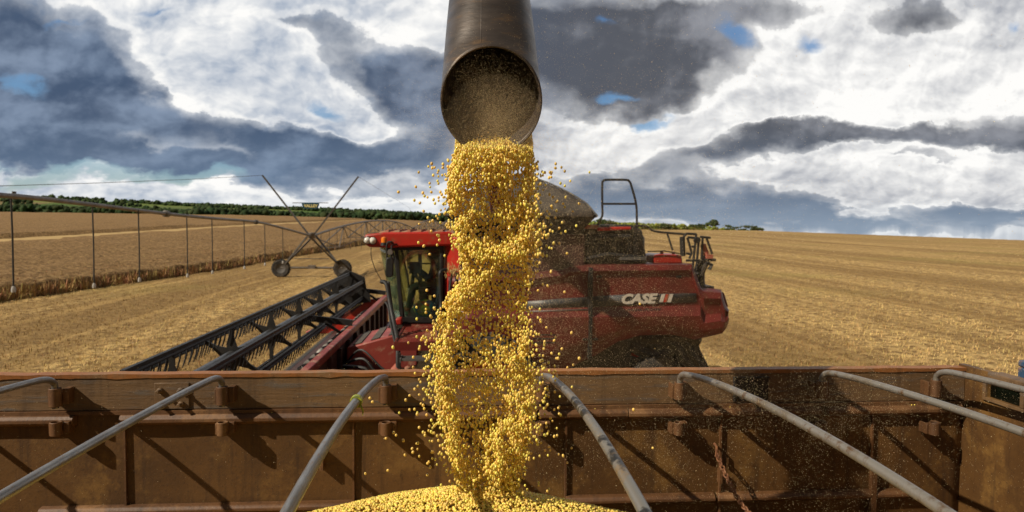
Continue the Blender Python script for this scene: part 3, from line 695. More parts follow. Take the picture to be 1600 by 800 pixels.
# V masts above the first tower with the sign
tipL, tipR = P(410, 274, hub1.y), P(560, 276, hub1.y)
for tp, s_ in ((tipL, -1), (tipR, 1)):
    mb = MB(); mb.bar((hub1.x+s_*0.1, hub1.y-0.1, hub1.z), tp, 0.13, 0.10); mb.build('mast', M['galv_dark'], pv)
mb = MB(); mb.bar(P(457, 317, hub1.y), P(513, 317, hub1.y), 0.05); mb.build('cross_bar', M['galv_dark'], pv)
sg = [P(471.5, 316.5, hub1.y-0.1), P(499, 316.5, hub1.y-0.1), P(498.5, 321, hub1.y-0.1), P(496, 326, hub1.y-0.1), P(475, 326, hub1.y-0.1), P(472, 321, hub1.y-0.1)]
mb = MB(); mb.prism([(p.x, p.z) for p in sg], hub1.y-0.12, hub1.y-0.08); sign = mb.build('sign', M['teal'], pv)
def text(body, name, m, parent, loc, size, width, rot=(90, 0, 0), shear=0.0, bold=0.0, ext=0.004, sy=1.0):
    cu = bpy.data.curves.new(name, 'FONT'); cu.body = body; cu.size = size; cu.shear = shear; cu.offset = bold; cu.extrude = ext; cu.resolution_u = 3
    cu.align_x = 'LEFT'
    tmp = bpy.data.objects.new('tmp', cu); COL.objects.link(tmp)
    bpy.context.view_layer.update()
    me = bpy.data.meshes.new_from_object(tmp.evaluated_get(bpy.context.evaluated_depsgraph_get())); bpy.data.objects.remove(tmp)
    xs = [v.co.x for v in me.vertices]; k = width/(max(xs)-min(xs)); x0 = min(xs)
    for v in me.vertices: v.co.x = (v.co.x-x0)*k; v.co.y *= sy
    me.materials.clear(); me.materials.append(m)
    o = bpy.data.objects.new(name, me); COL.objects.link(o); o.parent = parent
    o.location = Vector(loc)-ORG[parent.name]; o.rotation_euler = [R(a) for a in rot]; return o
p0, p1 = P(474.5, 323.5, hub1.y-0.13), P(496.5, 323.5, hub1.y-0.13)
text('VALLEY', 'lettering', M['yellow_letter'], sign, p0, 0.27, (p1-p0).length, bold=0.012)
# cables
mb = MB(); mb.tube([P(-100, 292, 20), P(0, 290.5, 26), P(150, 286, 33), P(300, 280, 42), tipL], 0.013, 5); mb.build('cable', M['galv_dark'], pv)
mb = MB(); mb.tube([tipR, P(640, 325, 90), hub2+Vector((0, 0, 1.5))], 0.010, 5); mb.build('cable', M['galv_dark'], pv)
mb = MB(); mb.tube([P(22, 299, 18.4), P(22, 312, 18.4)], 0.05, 8); mb.build('pipe_riser', M['galv_dark'], pv)

# ------------------------------------------------------------------ combine harvester
YN = 12.8; YF = 16.0
ch = empty('combine_harvester', (1.6, 14.4, 0), 'large red combine harvester unloading grain, its long black reel header reaching towards the trailer', 'combine harvester')
def pxz(px, py, Y=YN): p = P(px, py, Y); return (p.x, p.z)
# --- side body
TOP = [(700, 432), (822, 428), (878, 421), (890, 416), (921, 414), (1080, 412.5), (1094, 450), (1126, 453), (1132, 474), (1138, 485)]
BOT = [(700, 590), (822, 590), (870, 585), (905, 566), (935, 552), (965, 533), (1000, 523), (1050, 522), (1085, 530), (1128, 520), (1134, 512), (1138, 500)]
def y_top(px): return lerp_tab(px, TOP)
def y_bot(px): return lerp_tab(px, BOT)
cols = sorted(set([700, 740, 780]+[p for p, _ in TOP]+[p for p, _ in BOT]+list(range(800, 1138, 10))+[1088, 1091, 1110, 1137]))
rows = [[] for _ in range(9)]
for px in cols:
    yt, yb = y_top(px), y_bot(px)
    ledge = 483-(px-820)*0.012
    prof = [(yt, 0.20), (yt+2, 0.06), (yt+9, 0.02), (yt+15, 0.09), (min(ledge-6, max(yt+16, 455)), 0.11), (ledge-2, 0.10), (ledge+14, -0.06), ((ledge+14+yb)/2, -0.03), (yb, 0.10)]
    if px > 1094:
        tq = [0, .08, .2, .32, .45, .55, .72, .86, 1.0]
        prof = [(yt+(yb-yt)*a, o) for a, (_, o) in zip(tq, prof)]
        if px > 1132: prof = [(a, o+0.05) for a, o in prof]
    for r_, (yv, off) in zip(rows, prof):
        yv = min(max(yv, yt), yb); r_.append(P(px, yv, YN+off))
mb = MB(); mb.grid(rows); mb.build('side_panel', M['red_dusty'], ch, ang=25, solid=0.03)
poly = [pxz(px, y_top(px)+3, YN+0.2) for px in cols if px < 1139]+[pxz(px, y_bot(px)-4, YN+0.2) for px in reversed(cols)]
# keep the core inside the skin
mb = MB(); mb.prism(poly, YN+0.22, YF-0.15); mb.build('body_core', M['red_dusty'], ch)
mb = MB(); a, b_ = P(920, 418, YN), P(923.5, 560, YN); mb.box(a.x, b_.x, YN-0.085, YN+0.1, b_.z, a.z); mb.build('door_seam', M['black'], ch)
# stripe (in the recess of the panel) and lettering
mb = MB(); up_ = []; dn = []
for px in (822, 870, 918): up_.append((px, 473-(px-822)*0.07)); dn.append((px, 484-(px-822)*0.045))
def strip(pairs, Yv, name, m):
    mb = MB(); ra = [P(px, a, Yv) for px, a, _ in pairs]; rb = [P(px, b, Yv) for px, _, b in pairs]
    mb.grid([ra, rb]); return mb.build(name, m, ch, solid=0.012)
strip([(822, 471, 483), (870, 467, 481), (918, 464, 479.5)], YN+0.075, 'stripe_decal', M['decal'])
strip([(925, 463.5, 479.5), (980, 460, 477), (1088, 458, 472)], YN+0.075, 'stripe_decal', M['decal'])
strip([(822, 486, 488), (918, 482.5, 484.5)], YN+0.02, 'pinstripe', M['grey_letter'])
p0, p1 = P(971.5, 474.2, YN+0.05), P(1028, 472.5, YN+0.05)
text('CASE', 'lettering', M['white'], ch, p0, 0.25, (p1-p0).length, rot=(90, -1.2, 0), shear=0.30, bold=0.012, ext=0.006)
for px, mt in ((1030, 'white'), (1036.5, 'red'), (1042.5, 'white')):
    mb = MB(); w_ = 5.5 if mt == 'white' else 5.0
    q0 = [pxz(px, 472.2, YN+.05), pxz(px+w_, 472, YN+.05), pxz(px+w_+4, 459.5, YN+.05), pxz(px+4, 459.8, YN+.05)]
    mb.prism(q0, YN+0.045, YN+0.055); mb.build('logo_bar', M[mt], ch)
mb = MB(); ra = [P(977, 481.5, YN+.085), P(1036, 480.2, YN+.085)]; rb = [P(977, 487.5, YN+.020), P(1036, 486.2, YN+.020)]; mb.grid([ra, rb]); mb.build('model_plate', M['grey_letter'], ch, solid=.008)
p0, p1 = P(979, 486.6, YN+.012), P(1034, 485.6, YN+.012)
text('AXIAL-FLOW', 'lettering', M['black'], ch, p0, 0.075, (p1-p0).length, rot=(60, -1, 0), shear=0.2, bold=0.002)
for px, py in ((936, 432), (1060, 432), (914, 530), (930, 530)):
    q_ = P(px, py, YN+.10 if py < 500 else YN-.03); mb = MB(); mb.box(q_.x-.05, q_.x+.05, q_.y-.035, q_.y+.03, q_.z-.02, q_.z+.02); mb.build('panel_latch', M['black'], ch, bevel=.006)
for k in range(6):
    q_ = P(850, 505+k*6, YN-.05); mb = MB(); mb.box(q_.x-.22, q_.x+.22, q_.y-.01, q_.y+.03, q_.z-.012, q_.z+.012); mb.build('vent_slot', M['black'], ch)
# --- upper rear deck and step
mb = MB(); mb.prism([pxz(1094, 452, YN+.4), pxz(1126, 455, YN+.4), pxz(1133, 478, YN+.4), pxz(1094, 478, YN+.4)], YN+0.2, YF-0.3); mb.build('rear_hood', M['red_dusty'], ch, bevel=0.03)
# --- engine bay
mb = MB(); mb.prism([pxz(912, 362, YN+.35), pxz(922, 352, YN+.35), pxz(988, 351, YN+.35), pxz(1004, 360, YN+.35), pxz(1012, 412, YN+.35), pxz(912, 416, YN+.35)], YN+0.35, YF-0.4)
mb.build('engine_housing', M['dkmetal'], ch, bevel=0.04)
mb = MB(); mb.prism([pxz(934, 355, YN+.25), pxz(986, 354, YN+.25), pxz(986, 359, YN+.25), pxz(934, 361, YN+.25)], YN+0.22, YF-0.5); mb.build('hood_panel', M['red'], ch, bevel=0.02)
mb = MB(); mb.prism([pxz(905, 350, YN+.3), pxz(934, 352, YN+.3), pxz(934, 358, YN+.3), pxz(905, 357, YN+.3)], YN+0.25, YF-0.5); mb.build('hood_panel', M['roof_dust'], ch)
mb = MB()
for k in range(9):   # ribs, pipes and filters of the engine bay
    x0 = 918+k*9; a, b_ = P(x0, 366, YN+.33), P(x0+5, 402, YN+.33); mb.box(a.x, b_.x, YN+0.29, YN+0.36, b_.z, a.z)
mb.tube([P(915, 405, YN+.25), P(950, 398, YN+.2), P(1008, 404, YN+.25)], 0.05, 8); mb.tube([P(930, 372, YN+.28), P(985, 370, YN+.28)], 0.06, 8)
mb.build('engine_grille', M['black'], ch)
mb = MB(); a, b_ = P(968, 402, YN+.2), P(1008, 406, YN+.2); mb.box(a.x, b_.x, YN+0.12, YN+0.3, b_.z, a.z); mb.build('service_step', M['galv_dark'], ch)
mb = MB(); mb.lathe([(0.001, 0), (0.17, 0), (0.19, 0.05), (0.19, 0.5), (0.15, 0.56), (0.001, 0.57)], P(992, 410, YN+.8), 'Z', 16, False); mb.build('air_filter', M['dkmetal'], ch)
# --- grain tank
mb = MB(); mb.prism([pxz(718, 366, YN+.1), pxz(915, 366, YN+.1), pxz(915, 424, YN+.1), pxz(718, 434, YN+.1)], YN+0.16, YF-0.1)
tank = mb.build('grain_tank', M['red_brown'], ch, bevel=0.03)
def ring4(x0, x1, y0, y1, z): return [Vector((x0, y0, z)), Vector((x1, y0, z)), Vector((x1, y1, z)), Vector((x0, y1, z))]
xa, xb = P(700, 340, YN).x, P(929, 340, YN).x; z1 = P(800, 338, YN).z; z0 = P(800, 366, YN+.15).z
xa0, xb0 = P(722, 366, YN).x, P(905, 366, YN).x
mb = MB(); A = ring4(xa0, xb0, YN+0.22, YF-0.2, z0); Bq = ring4(xa, xb, YN-0.05, YF+0.1, z1)
mb.add(A+Bq, [(0, 1, 5, 4), (1, 2, 6, 5), (2, 3, 7, 6), (3, 0, 4, 7)]); mb.build('tank_extension', M['dkmetal'], tank, solid=0.02)
mb = MB()
for px in range(740, 915, 22):
    q0, q1 = P(px, 364, YN+.2), P(px+(px-810)*0.12, 340, YN-0.04); mb.bar(q0, q1, 0.04)
mb.build('tank_rib', M['black'], tank)
# tent-like covers
def cover_pt(u, v):   # u,v in [-1,1]
    cx, cy = (xa+xb)/2-0.02, (YN+YF)/2
    hx, hy = (xb-xa)/2+0.05, (YF-YN)/2+0.12
    d = max(abs(u), abs(v))
    h = (1-d)**0.62*0.98*min(1, 1.06-.12*(1-d))
    return Vector((cx+u*hx, cy+v*hy, z1+0.0+h*(1-0.12*abs(u*v))))
rows = []; N = 28
for i in range(N+1):
    v = -1+2*i/N; row = []
    for j in range(N+1):
        u = -1+2*j/N; p = cover_pt(u, v); p.z += 0.02*noise.noise(p*2.2)*min(1, 3*(1-max(abs(u), abs(v)))); row.append(p)
    rows.append(row)
mb = MB(); mb.grid(rows); mb.build('tank_cover', M['tarp'], tank, ang=25, solid=0.02)
mb = MB()
for c0 in ((-1, -1), (1, -1), (0.28, -1), (-0.3, -1)):
    pts = [cover_pt(c0[0]*(1-0.93*k/8) if abs(c0[0]) == 1 else c0[0]*(1-0.9*k/8), c0[1]*(1-0.93*k/8))+Vector((0, 0, 0.02)) for k in range(9)]
    mb.tube(pts, 0.018, 6)
mb.tube([Bq[0]+Vector((0, 0, .01)), Bq[1]+Vector((0, 0, .01)), Bq[2], Bq[3]], 0.03, 6, closed=True)
mb.build('cover_frame', M['dkmetal'], tank)
# --- hooped handrail
Yh = YN+0.5
mb = MB(); mb.tube(smooth_path([P(934, 355, Yh), P(935, 349, Yh), P(941, 337, Yh), P(941, 320, Yh), P(941, 288, Yh), P(942.5, 283, Yh), P(948, 281, Yh), P(976, 281, Yh), P(983, 283, Yh), P(987, 292, Yh), P(994, 319, Yh), P(995, 340, Yh), P(995, 356, Yh)], 4), 0.023, 8)
mb.tube([P(942, 318.5, Yh), P(994, 318.5, Yh)], 0.021, 8); mb.build('handrail', M['black'], ch)
# --- rear rails, fuel box, ladder, rear lamp post
mb = MB(); Yr = YN+0.4
mb.tube(smooth_path([P(990, 353, Yr), P(1010, 353.5, Yr), P(1024, 361.5, Yr), P(1072, 366, Yr)], 4), 0.022, 8)
mb.tube([P(1042, 363, Yr), P(1051, 391, Yr)], 0.02, 8); mb.tube([P(1012, 393, Yr), P(1038, 392, Yr), P(1066, 397, Yr)], 0.015, 6)
mb.build('rear_rail', M['dkmetal'], ch)
mb = MB(); Yl = YN+0.3
for a_, b_ in (((1066, 370), (1067, 398)), ((1068, 370), (1072, 366)), ((1072, 365), (1088, 366)), ((1088, 366), (1082, 420)), ((1075, 371), (1087, 372)), ((1074, 371), (1081, 395)), ((1081, 385), (1086, 386)), ((1081, 395), (1077, 404)), ((1092, 372), (1088, 422)), ((1098, 370), (1096, 408)), ((1072, 407), (1098, 407)), ((1072, 396), (1080, 397)), ((1104, 372), (1113, 397)), ((1094, 370), (1110, 371.5))):
    mb.tube([P(a_[0], a_[1], Yl), P(b_[0], b_[1], Yl)], 0.024, 7)
mb.tube([P(1066, 370, Yl), P(1067, 400, Yl)], 0.055, 8)
mb.build('rear_ladder', M['black'], ch)
mb = MB(); mb.lathe([(0.001, -.05), (0.06, -.05), (0.06, .05), (0.001, .05)], P(1089, 375, Yl-.05), 'Y', 14, False); mb.build('ladder_lock', M['black'], ch)
mb = MB(); mb.prism([pxz(1020, 399, YN+.5), pxz(1028, 397, YN+.5), pxz(1064, 398, YN+.5), pxz(1066, 412, YN+.5), pxz(1020, 412, YN+.5)], YN+0.45, YN+1.2); mb.build('fuel_box', M['red'], ch, bevel=0.03)
mb = MB()
for px in (1034, 1052): mb.lathe([(0.001, 0), (0.035, 0), (0.035, 0.08), (0.001, 0.08)], P(px, 399, YN+.7), 'Z', 10, False)
mb.build('filler_cap', M['roof_dust'], ch)
mb = MB(); mb.tube(smooth_path([P(1092, 452, YN+.5), P(1091, 430, YN+.5), P(1097, 412, YN+.5), P(1103, 402, YN+.5)], 4), [0.13]*5+[0.11]*4+[0.07]*4, 10); mb.tube(smooth_path([P(1093, 450, YN+.4), P(1098, 425, YN+.35), P(1104, 412, YN+.3)], 4), 0.05, 8)
mb.box(P(1088, 450, YN+.5).x, P(1110, 450, YN+.5).x, YN+.3, YN+.9, P(1100, 454, YN+.5).z, P(1100, 446, YN+.5).z)
mb.build('spreader_tube', M['dkmetal'], ch)
mb = MB(); mb.tube([P(1098, 382, YN+.35), P(1104, 398, YN+.35)], 0.06, 8); mb.box(P(1103, 400, YN+.3).x, P(1113, 400, YN+.3).x, YN+.25, YN+.4, P(1103, 404, YN+.3).z, P(1103, 398, YN+.3).z); mb.build('rear_lamp', M['roof_dust'], ch)
mb = MB(); mb.tube([P(1100, 406, YN+.3), P(1118, 406, YN+.3)], 0.03, 8); mb.tube([P(1104, 410, YN+.3), P(1112, 414, YN+.3), P(1108, 421, YN+.3)], 0.04, 7); mb.build('lamp_bracket', M['black'], ch)
# --- underbody
mb = MB(); mb.prism([pxz(700, 560, YN+.6), pxz(870, 560, YN+.6), pxz(930, 545, YN+.6), pxz(975, 528, YN+.6), pxz(1015, 522, YN+.6), pxz(1012, 538, YN+.6), pxz(985, 548, YN+.6), pxz(975, 600, YN+.6), pxz(700, 600, YN+.6)], YN+0.5, YF-0.6); mb.build('chassis', M['dkmetal'], ch)
mb = MB()
for pts, r_ in (([(1000, 527), (1030, 531), (1052, 540), (1062, 556), (1078, 572), (1090, 582)], 0.13), ([(1060, 522), (1070, 535), (1078, 552), (1098, 580)], 0.12), ([(985, 540), (1010, 552), (1040, 553), (1056, 545)], 0.11),
                ([(1010, 560), (1035, 550), (1060, 560)], 0.05), ([(1090, 528), (1091, 545), (1096, 556), (1108, 580)], 0.035), ([(1030, 525), (1075, 527), (1092, 532)], 0.14),
                ([(1018, 560), (1022, 566), (1018, 572), (1013, 568), (1018, 560)], 0.02), ([(985, 560), (1000, 565), (1010, 575)], 0.06)):
    mb.tube(smooth_path([P(x, y, YN+0.55) for x, y in pts], 4), r_, 8)
for k in range(7):
    x0 = 1004+k*13; mb.bar(P(x0, 525+k*1.5, YN+.5), P(x0+16, 545+k*4, YN+.6), 0.07, 0.10)
mb.build('straw_chopper', M['dkmetal'], ch)
# --- wheels
def wheel(cx, cy, R_, wd, rimc, name='wheel'):
    c = Vector((cx, cy, R_)); rr = R_*0.52
    mb = MB(); mb.lathe([(rr, -wd*.42), (R_*0.82, -wd*.5), (R_*0.95, -wd*.42), (R_*0.96, wd*.42), (R_*0.82, wd*.5), (rr, wd*.42)], c, 'Y', 48)
    for k in range(24):
        for sgn in (-1, 1):
            a = 2*math.pi*(k+(0.5 if sgn > 0 else 0))/24; a2 = a+0.17
            mb.bar((c.x+R_*0.97*math.cos(a), c.y+sgn*0.02, c.z+R_*0.97*math.sin(a)), (c.x+R_*0.95*math.cos(a2), c.y+sgn*wd*0.47, c.z+R_*0.95*math.sin(a2)), 0.06*R_, 0.07*R_, upv=(math.cos(a), 0, math.sin(a)))
    ty = mb.build(name, M['rubber'], ch)
    mb = MB(); mb.lathe([(0.001, -wd*.1), (rr*.35, -wd*.12), (rr*.4, -wd*.02), (rr*.85, -wd*.1), (rr*1.02, -wd*.44), (rr*1.02, wd*.44), (rr*.5, wd*.1), (0.001, wd*.1)], c, 'Y', 40, False); mb.build('rim', rimc, ty)
wx = P(762, 400, YN).x
wheel(wx, YN-0.15, 0.93, 0.62, M['red']); wheel(wx, YF+0.15, 0.93, 0.62, M['red'])
rx_ = P(1036, 575, YN).x
wheel(rx_, YN+0.45, 0.66, 0.42, M['red']); wheel(rx_, YF-0.45, 0.66, 0.42, M['red'])
mb = MB(); mb.tube([(wx, YN, 0.93), (wx, YF, 0.93)], 0.16, 12); mb.tube([(rx_, YN+.5, 0.7), (rx_, YF-.5, 0.7)], 0.10, 10); mb.build('axle', M['dkmetal'], ch)
# --- cab
Yc0, Yc1 = 13.45, 15.35
cab = empty('cab', (-1.0, 14.4, 1.9), parent=ch)
def cx(px): return P(px, 400, Yc0).x
def cz(py): return P(640, py, Yc0).z
rf = [pxz(569.5, 372, Yc0-.05), pxz(572, 366, Yc0-.05), pxz(600, 363, Yc0-.05), pxz(700, 362, Yc0-.05), pxz(713, 366, Yc0-.05), pxz(714, 383, Yc0-.05), pxz(690, 384, Yc0-.05), pxz(606, 387, Yc0-.05), pxz(578, 386, Yc0-.05), pxz(571, 382, Yc0-.05)]
mb = MB(); mb.prism(rf, Yc0-0.12, Yc1+0.12); mb.build('roof', M['red'], cab, bevel=0.035)
mb = MB()
for k in range(7):
    x0 = 592+k*17; a, b_ = P(x0, 363, Yc0), P(x0+15, 360, Yc0); mb.hexa([(a.x, Yc0-.02, a.z-.03), (b_.x, Yc0-.02, a.z-.03), (b_.x, Yc1, a.z-.03), (a.x, Yc1, a.z-.03), (a.x, Yc0+.03, a.z+.01), (b_.x, Yc0+.03, b_.z+.015), (b_.x, Yc1, b_.z+.015), (a.x, Yc1, a.z+.01)])
mb.build('roof_rib', M['roof_dust'], cab)
for px, py in ((577.5, 375.5), (586, 376)):
    c_ = P(px-3, py, Yc0-.08); mb = MB(); mb.lathe([(0.001, -.10), (0.04, -.09), (0.062, -.07), (0.068, -.04), (0.068, 0.05)], c_, 'Y', 18, False); mb.build('headlight', M['lens'], cab)
    mb = MB(); mb.lathe([(0.069, -.05), (0.078, -.05), (0.078, 0.04), (0.069, 0.04)], c_, 'Y', 18); mb.build('headlight_housing', M['black'], cab)
c_ = P(600, 379, Yc0-.2); mb = MB(); mb.lathe([(0.055, 0), (0.055, .07), (0.045, .1), (0.001, .115)], c_, 'Z', 14, False); mb.build('beacon', M['orange'], cab)
mb = MB(); mb.lathe([(0.001, -.06), (0.07, -.06), (0.06, .0), (0.001, 0)], c_, 'Z', 14, False); mb.bar(c_-Vector((0, 0, .03)), c_+Vector((0.05, .2, -.03)), .04); mb.build('beacon_base', M['black'], cab)
zf = cz(500); zr = cz(386)
def post(a, b, name, m, wd=0.07, Y0=Yc0, w2=None):
    mb = MB(); mb.bar(P(a[0], a[1], Y0), P(b[0], b[1], Y0), wd, w2 or wd, upv=(0, 1, 0)); return mb.build(name, m, cab, bevel=0.01)
post((619, 386), (628, 498), 'door_pillar', M['black'], 0.075)
post((690, 384), (689, 500), 'rear_pillar', M['black'], 0.06)
mb = MB(); zl = lambda py: P(600, py, Yc0).z
fr_top, fr_bot = P(590, 387, Yc0+.25), P(611, 500, Yc0+.1)
# curved windscreen
rows = []
for i in range(9):
    tv = i/8; row = []
    for j in range(13):
        s_ = j/12; yv = Yc0+0.02+(Yc1-Yc0-0.04)*s_
        e = abs(2*s_-1)**3
        xt = P(586, 387, Yc0).x; xb_ = P(610, 500, Yc0).x
        xx = xt+(xb_-xt)*tv**1.1+e*0.32
        row.append(Vector((xx, yv, zr+(zf-zr)*tv)))
    rows.append(row)
mb = MB(); mb.grid(rows); mb.build('windscreen', M['glass'], cab, solid=0.008)
mb = MB(); mb.grid([[P(621, 388, Yc0+.0), P(689, 386, Yc0)], [P(629, 497, Yc0), P(688, 498, Yc0)]]); mb.build('door_glass', M['glass_clear'], cab, solid=0.008)
mb = MB(); mb.grid([[P(621, 388, Yc0), P(689, 386, Yc0)], [P(629, 497, Yc0), P(688, 498, Yc0)]]); mb.v = [(v[0], Yc1, v[2]) for v in mb.v]; mb.build('far_glass', M['glass_clear'], cab, solid=0.008)
for px in ((638, 386, 646, 498),):
    mb = MB(); q0, q1 = P(px[0]+8, px[1], Yc0), P(px[2]+3, px[3], Yc0); mb.bar((q0.x, Yc1, q0.z), (q1.x, Yc1, q1.z), .08, upv=(0, 1, 0)); q0 = P(690, 384, Yc0); mb.bar((q0.x, Yc1, zr), (q0.x, Yc1, zf), .08, upv=(0, 1, 0)); mb.build('far_pillar', M['black'], cab)
for Yv in (Yc0, Yc1):
    mb = MB(); q0, q1 = P(589, 387, Yc0), P(612, 501, Yc0); mb.tube([(q0.x+.28, Yv, zr), (q0.x+.30+(q1.x-q0.x)*.5, Yv, (zr+zf)/2), (q1.x+.24, Yv, zf)], 0.022, 8); mb.build('windscreen_edge', M['black'], cab)
mb = MB(); mb.bar(P(604, 387.5, Yc0-.02), P(692, 385.5, Yc0-.02), .05, .10); mb.bar(P(622, 499, Yc0-.02), P(692, 500, Yc0-.02), .07, .10); mb.build('door_frame', M['black'], cab)
mb = MB(); xq = cx(690); mb.prism([(cx(606), zf-.16), (cx(612), zf), (xq, zf), (xq, zf-.16)], Yc0, Yc1); mb.build('cab_floor', M['dkmetal'], cab)
mb = MB(); mb.box(xq-.02, xq+.03, Yc0+.04, Yc1-.04, zf, zf+.95); mb.build('cab_back_wall', M['dkmetal'], cab)
# red rear pillar housing, its face turned a little forward
a = P(693, 367, Yc0-.05); b_ = P(719, 482, Yc0-.05)
mb = MB(); mb.hexa([(a.x, Yc0+.10, b_.z-.3), (b_.x, Yc0-.30, b_.z-.3), (b_.x+.1, Yc1, b_.z-.3), (a.x, Yc1, b_.z-.3), (a.x, Yc0+.10, a.z), (b_.x, Yc0-.30, a.z-.02), (b_.x+.1, Yc1, a.z-.02), (a.x, Yc1, a.z)]); mb.build('rear_column', M['red'], cab, bevel=0.05)
# seat, console, steering wheel
mb = MB(); sx0 = cx(667); mb.box(sx0-.05, sx0+.42, 14.1, 14.6, zf+.42, zf+.56); mb.box(sx0+.28, sx0+.42, 14.1, 14.6, zf+.5, zf+1.2); mb.box(sx0+.05, sx0+.3, 14.25, 14.45, zf, zf+.45); mb.build('seat', M['black'], cab, bevel=0.03)
mb = MB(); sc_ = Vector((cx(641), 14.35, zf+.86)); pts = [sc_+Vector((math.cos(a)*.11, math.sin(a)*.2, -math.cos(a)*.14)) for a in [k*2*math.pi/20 for k in range(20)]]; mb.tube(pts, .016, 6, closed=True); mb.tube([sc_, (sc_.x-.12, 14.35, zf)], .04, 8); mb.tube([pts[0], pts[10]], .012, 6); mb.tube([pts[5], pts[15]], .012, 6); mb.build('steering_wheel', M['black'], cab)
mb = MB(); q0 = P(650, 418, 14.0); mb.box(q0.x-.13, q0.x+.1, 13.9, 13.96, q0.z-.12, q0.z+.12); mb.bar((q0.x, 13.93, q0.z-.1), (q0.x+.15, 13.95, zf+.5), .04); mb.build('monitor', M['black'], cab, bevel=.01)
mb = MB(); q0 = P(655, 412, 15.2); mb.bar((q0.x-.25, 15.25, q0.z), (q0.x+.45, 15.25, q0.z), .03); mb.build('grab_rail', M['black'], cab)
mb = MB(); mb.box(cx(652), cx(672), 13.75, 14.02, zf+.5, zf+.62); mb.box(cx(655), cx(668), 13.75, 14.0, zf, zf+.5); mb.build('armrest_console', M['black'], cab, bevel=.02)
# mirror
Ym = 13.05
mb = MB(); mb.tube(smooth_path([P(616, 383, Yc0), P(612, 378, Ym), P(606, 379, Ym), P(604, 386, Ym), P(605, 404, Ym)], 4), .018, 7); mb.tube([P(622, 380, Yc0), P(612, 384, Ym), P(611, 404, Ym)], .018, 7)
mb.build('mirror_arm', M['black'], cab)
mb = MB(); mb.prism([pxz(603.5, 405, Ym), pxz(606, 402, Ym), pxz(612, 402, Ym), pxz(615, 405, Ym), pxz(614.5, 429, Ym), pxz(612, 433, Ym), pxz(605, 433, Ym), pxz(602.5, 429, Ym)], Ym-.05, Ym+.06); mb.build('mirror', M['black'], cab, bevel=.015)
c_ = P(609.5, 394, Ym-.02); mb = MB(); mb.lathe([(0.001, -.03), (.05, -.03), (.055, .02), (.001, .04)], c_, 'Y', 16, False); mb.build('work_lamp', M['galv'], cab)
mb = MB(); mb.tube(smooth_path([P(580, 387, Yc0-.05), P(580, 400, Yc0-.1), P(586, 420, Yc0-.1), P(596, 438, Yc0-.1)], 4), .008, 5); mb.build('wiring', M['black'], cab)
# --- platform, ladder and rails
pf = empty('platform', (-0.9, 12.2, 1.9), parent=ch)
z_p = 1.90; xl, xr = P(624, 520, 12.3).x, P(712, 520, 12.3).x; y0p, y1p = 11.35, 13.4
mb = MB()
k = 0
yv = y0p+.04
while yv < y1p-.02:
    mb.box(xl+.03, xr-.03, yv, yv+.055, z_p-.006, z_p); yv += .13
for xx in np.linspace(xl+.03, xr-.06, 6): mb.box(xx, xx+.03, y0p+.03, y1p-.03, z_p-.05, z_p-.032)
mb.build('grating', M['beam'], pf)
mb = MB(); mb.box(xl, xr, y0p, y0p+.03, z_p-.13, z_p+.015); mb.box(xl, xr, y1p-.02, y1p, z_p-.1, z_p+.015); mb.box(xl, xl+.03, y0p+.03, y1p-.02, z_p-.1, z_p+.015); mb.box(xr-.03, xr, y0p+.03, y1p-.02, z_p-.1, z_p+.015); mb.build('platform_frame', M['red_dusty'], pf)
q0, q1 = P(630, 549, 11.4), P(668, 563, 11.4)
for zz_ in (q0.z-.05, 1.2, .85, .5):
    mb = MB(); mb.box(q0.x-.02, q0.x, 10.95, 11.3, zz_-.05, zz_+.01); mb.box(q1.x+.15, q1.x+.17, 10.95, 11.3, zz_-.05, zz_+.01)
    for s_ in range(5): mb.box(q0.x, q1.x+.15, 10.97+s_*.07, 11.0+s_*.07, zz_-.03, zz_)
    mb.build('ladder_step', M['galv_dark'], pf)
for xx_ in (q0.x-.05, q1.x+.17):
    mb = MB(); mb.box(xx_, xx_+.03, 11.08, 11.2, .40, z_p-.13); mb.build('ladder_rail', M['black'], pf)
mb = MB(); mb.tube(smooth_path([P(697, 421, 11.5), P(688, 425, 11.4), P(688, 440, 11.4), P(689, 478, 11.4), P(686, 490, 11.3), P(686, 540, 11.3), P(689, 600, 11.2)], 4), .028, 8)
mb.tube(smooth_path([P(708, 423, 11.6), P(704, 440, 11.6), P(700, 480, 11.5)], 3), .022, 8); mb.tube([P(714, 425, 11.7), P(712, 500, 11.7)], .03, 8)
mb.build('grab_rail', M['black'], pf)
mb = MB(); mb.tube(smooth_path([P(596, 440, 12.6), P(604, 444, 12.5), P(609, 470, 12.4), P(615, 500, 12.2), P(621, 530, 11.8), P(622, 560, 11.6), P(621, 600, 11.5)], 4), .04, 9)
mb.tube(smooth_path([P(602, 472, 12.5), P(607, 480, 12.4), P(611, 508, 12.2), P(620, 545, 11.8)], 4), .022, 8); mb.tube(smooth_path([P(607, 440, 12.7), P(612, 480, 12.5), P(618, 515, 12.2)], 4), .025, 8)
mb.build('front_rail', M['black'], pf)
mb = MB(); mb.lathe([(0.001, 0), (.12, 0), (.1, .05), (.02, .14), (.001, .14)], P(620, 580, 11.6), 'Z', 16, False); mb.lathe([(0.001, 0), (.06, 0), (.055, .04), (.001, .06)], P(637, 577, 11.6), 'Z', 12, False); mb.build('fluid_cap', M['roof_dust'], pf)
mb = MB(); a = P(623, 497, Yc0-.3); mb.box(a.x-.05, a.x+.06, Yc0-.4, Yc0-.1, a.z-.12, a.z+.0); mb.build('marker_lamp', M['red'], pf, bevel=.02)
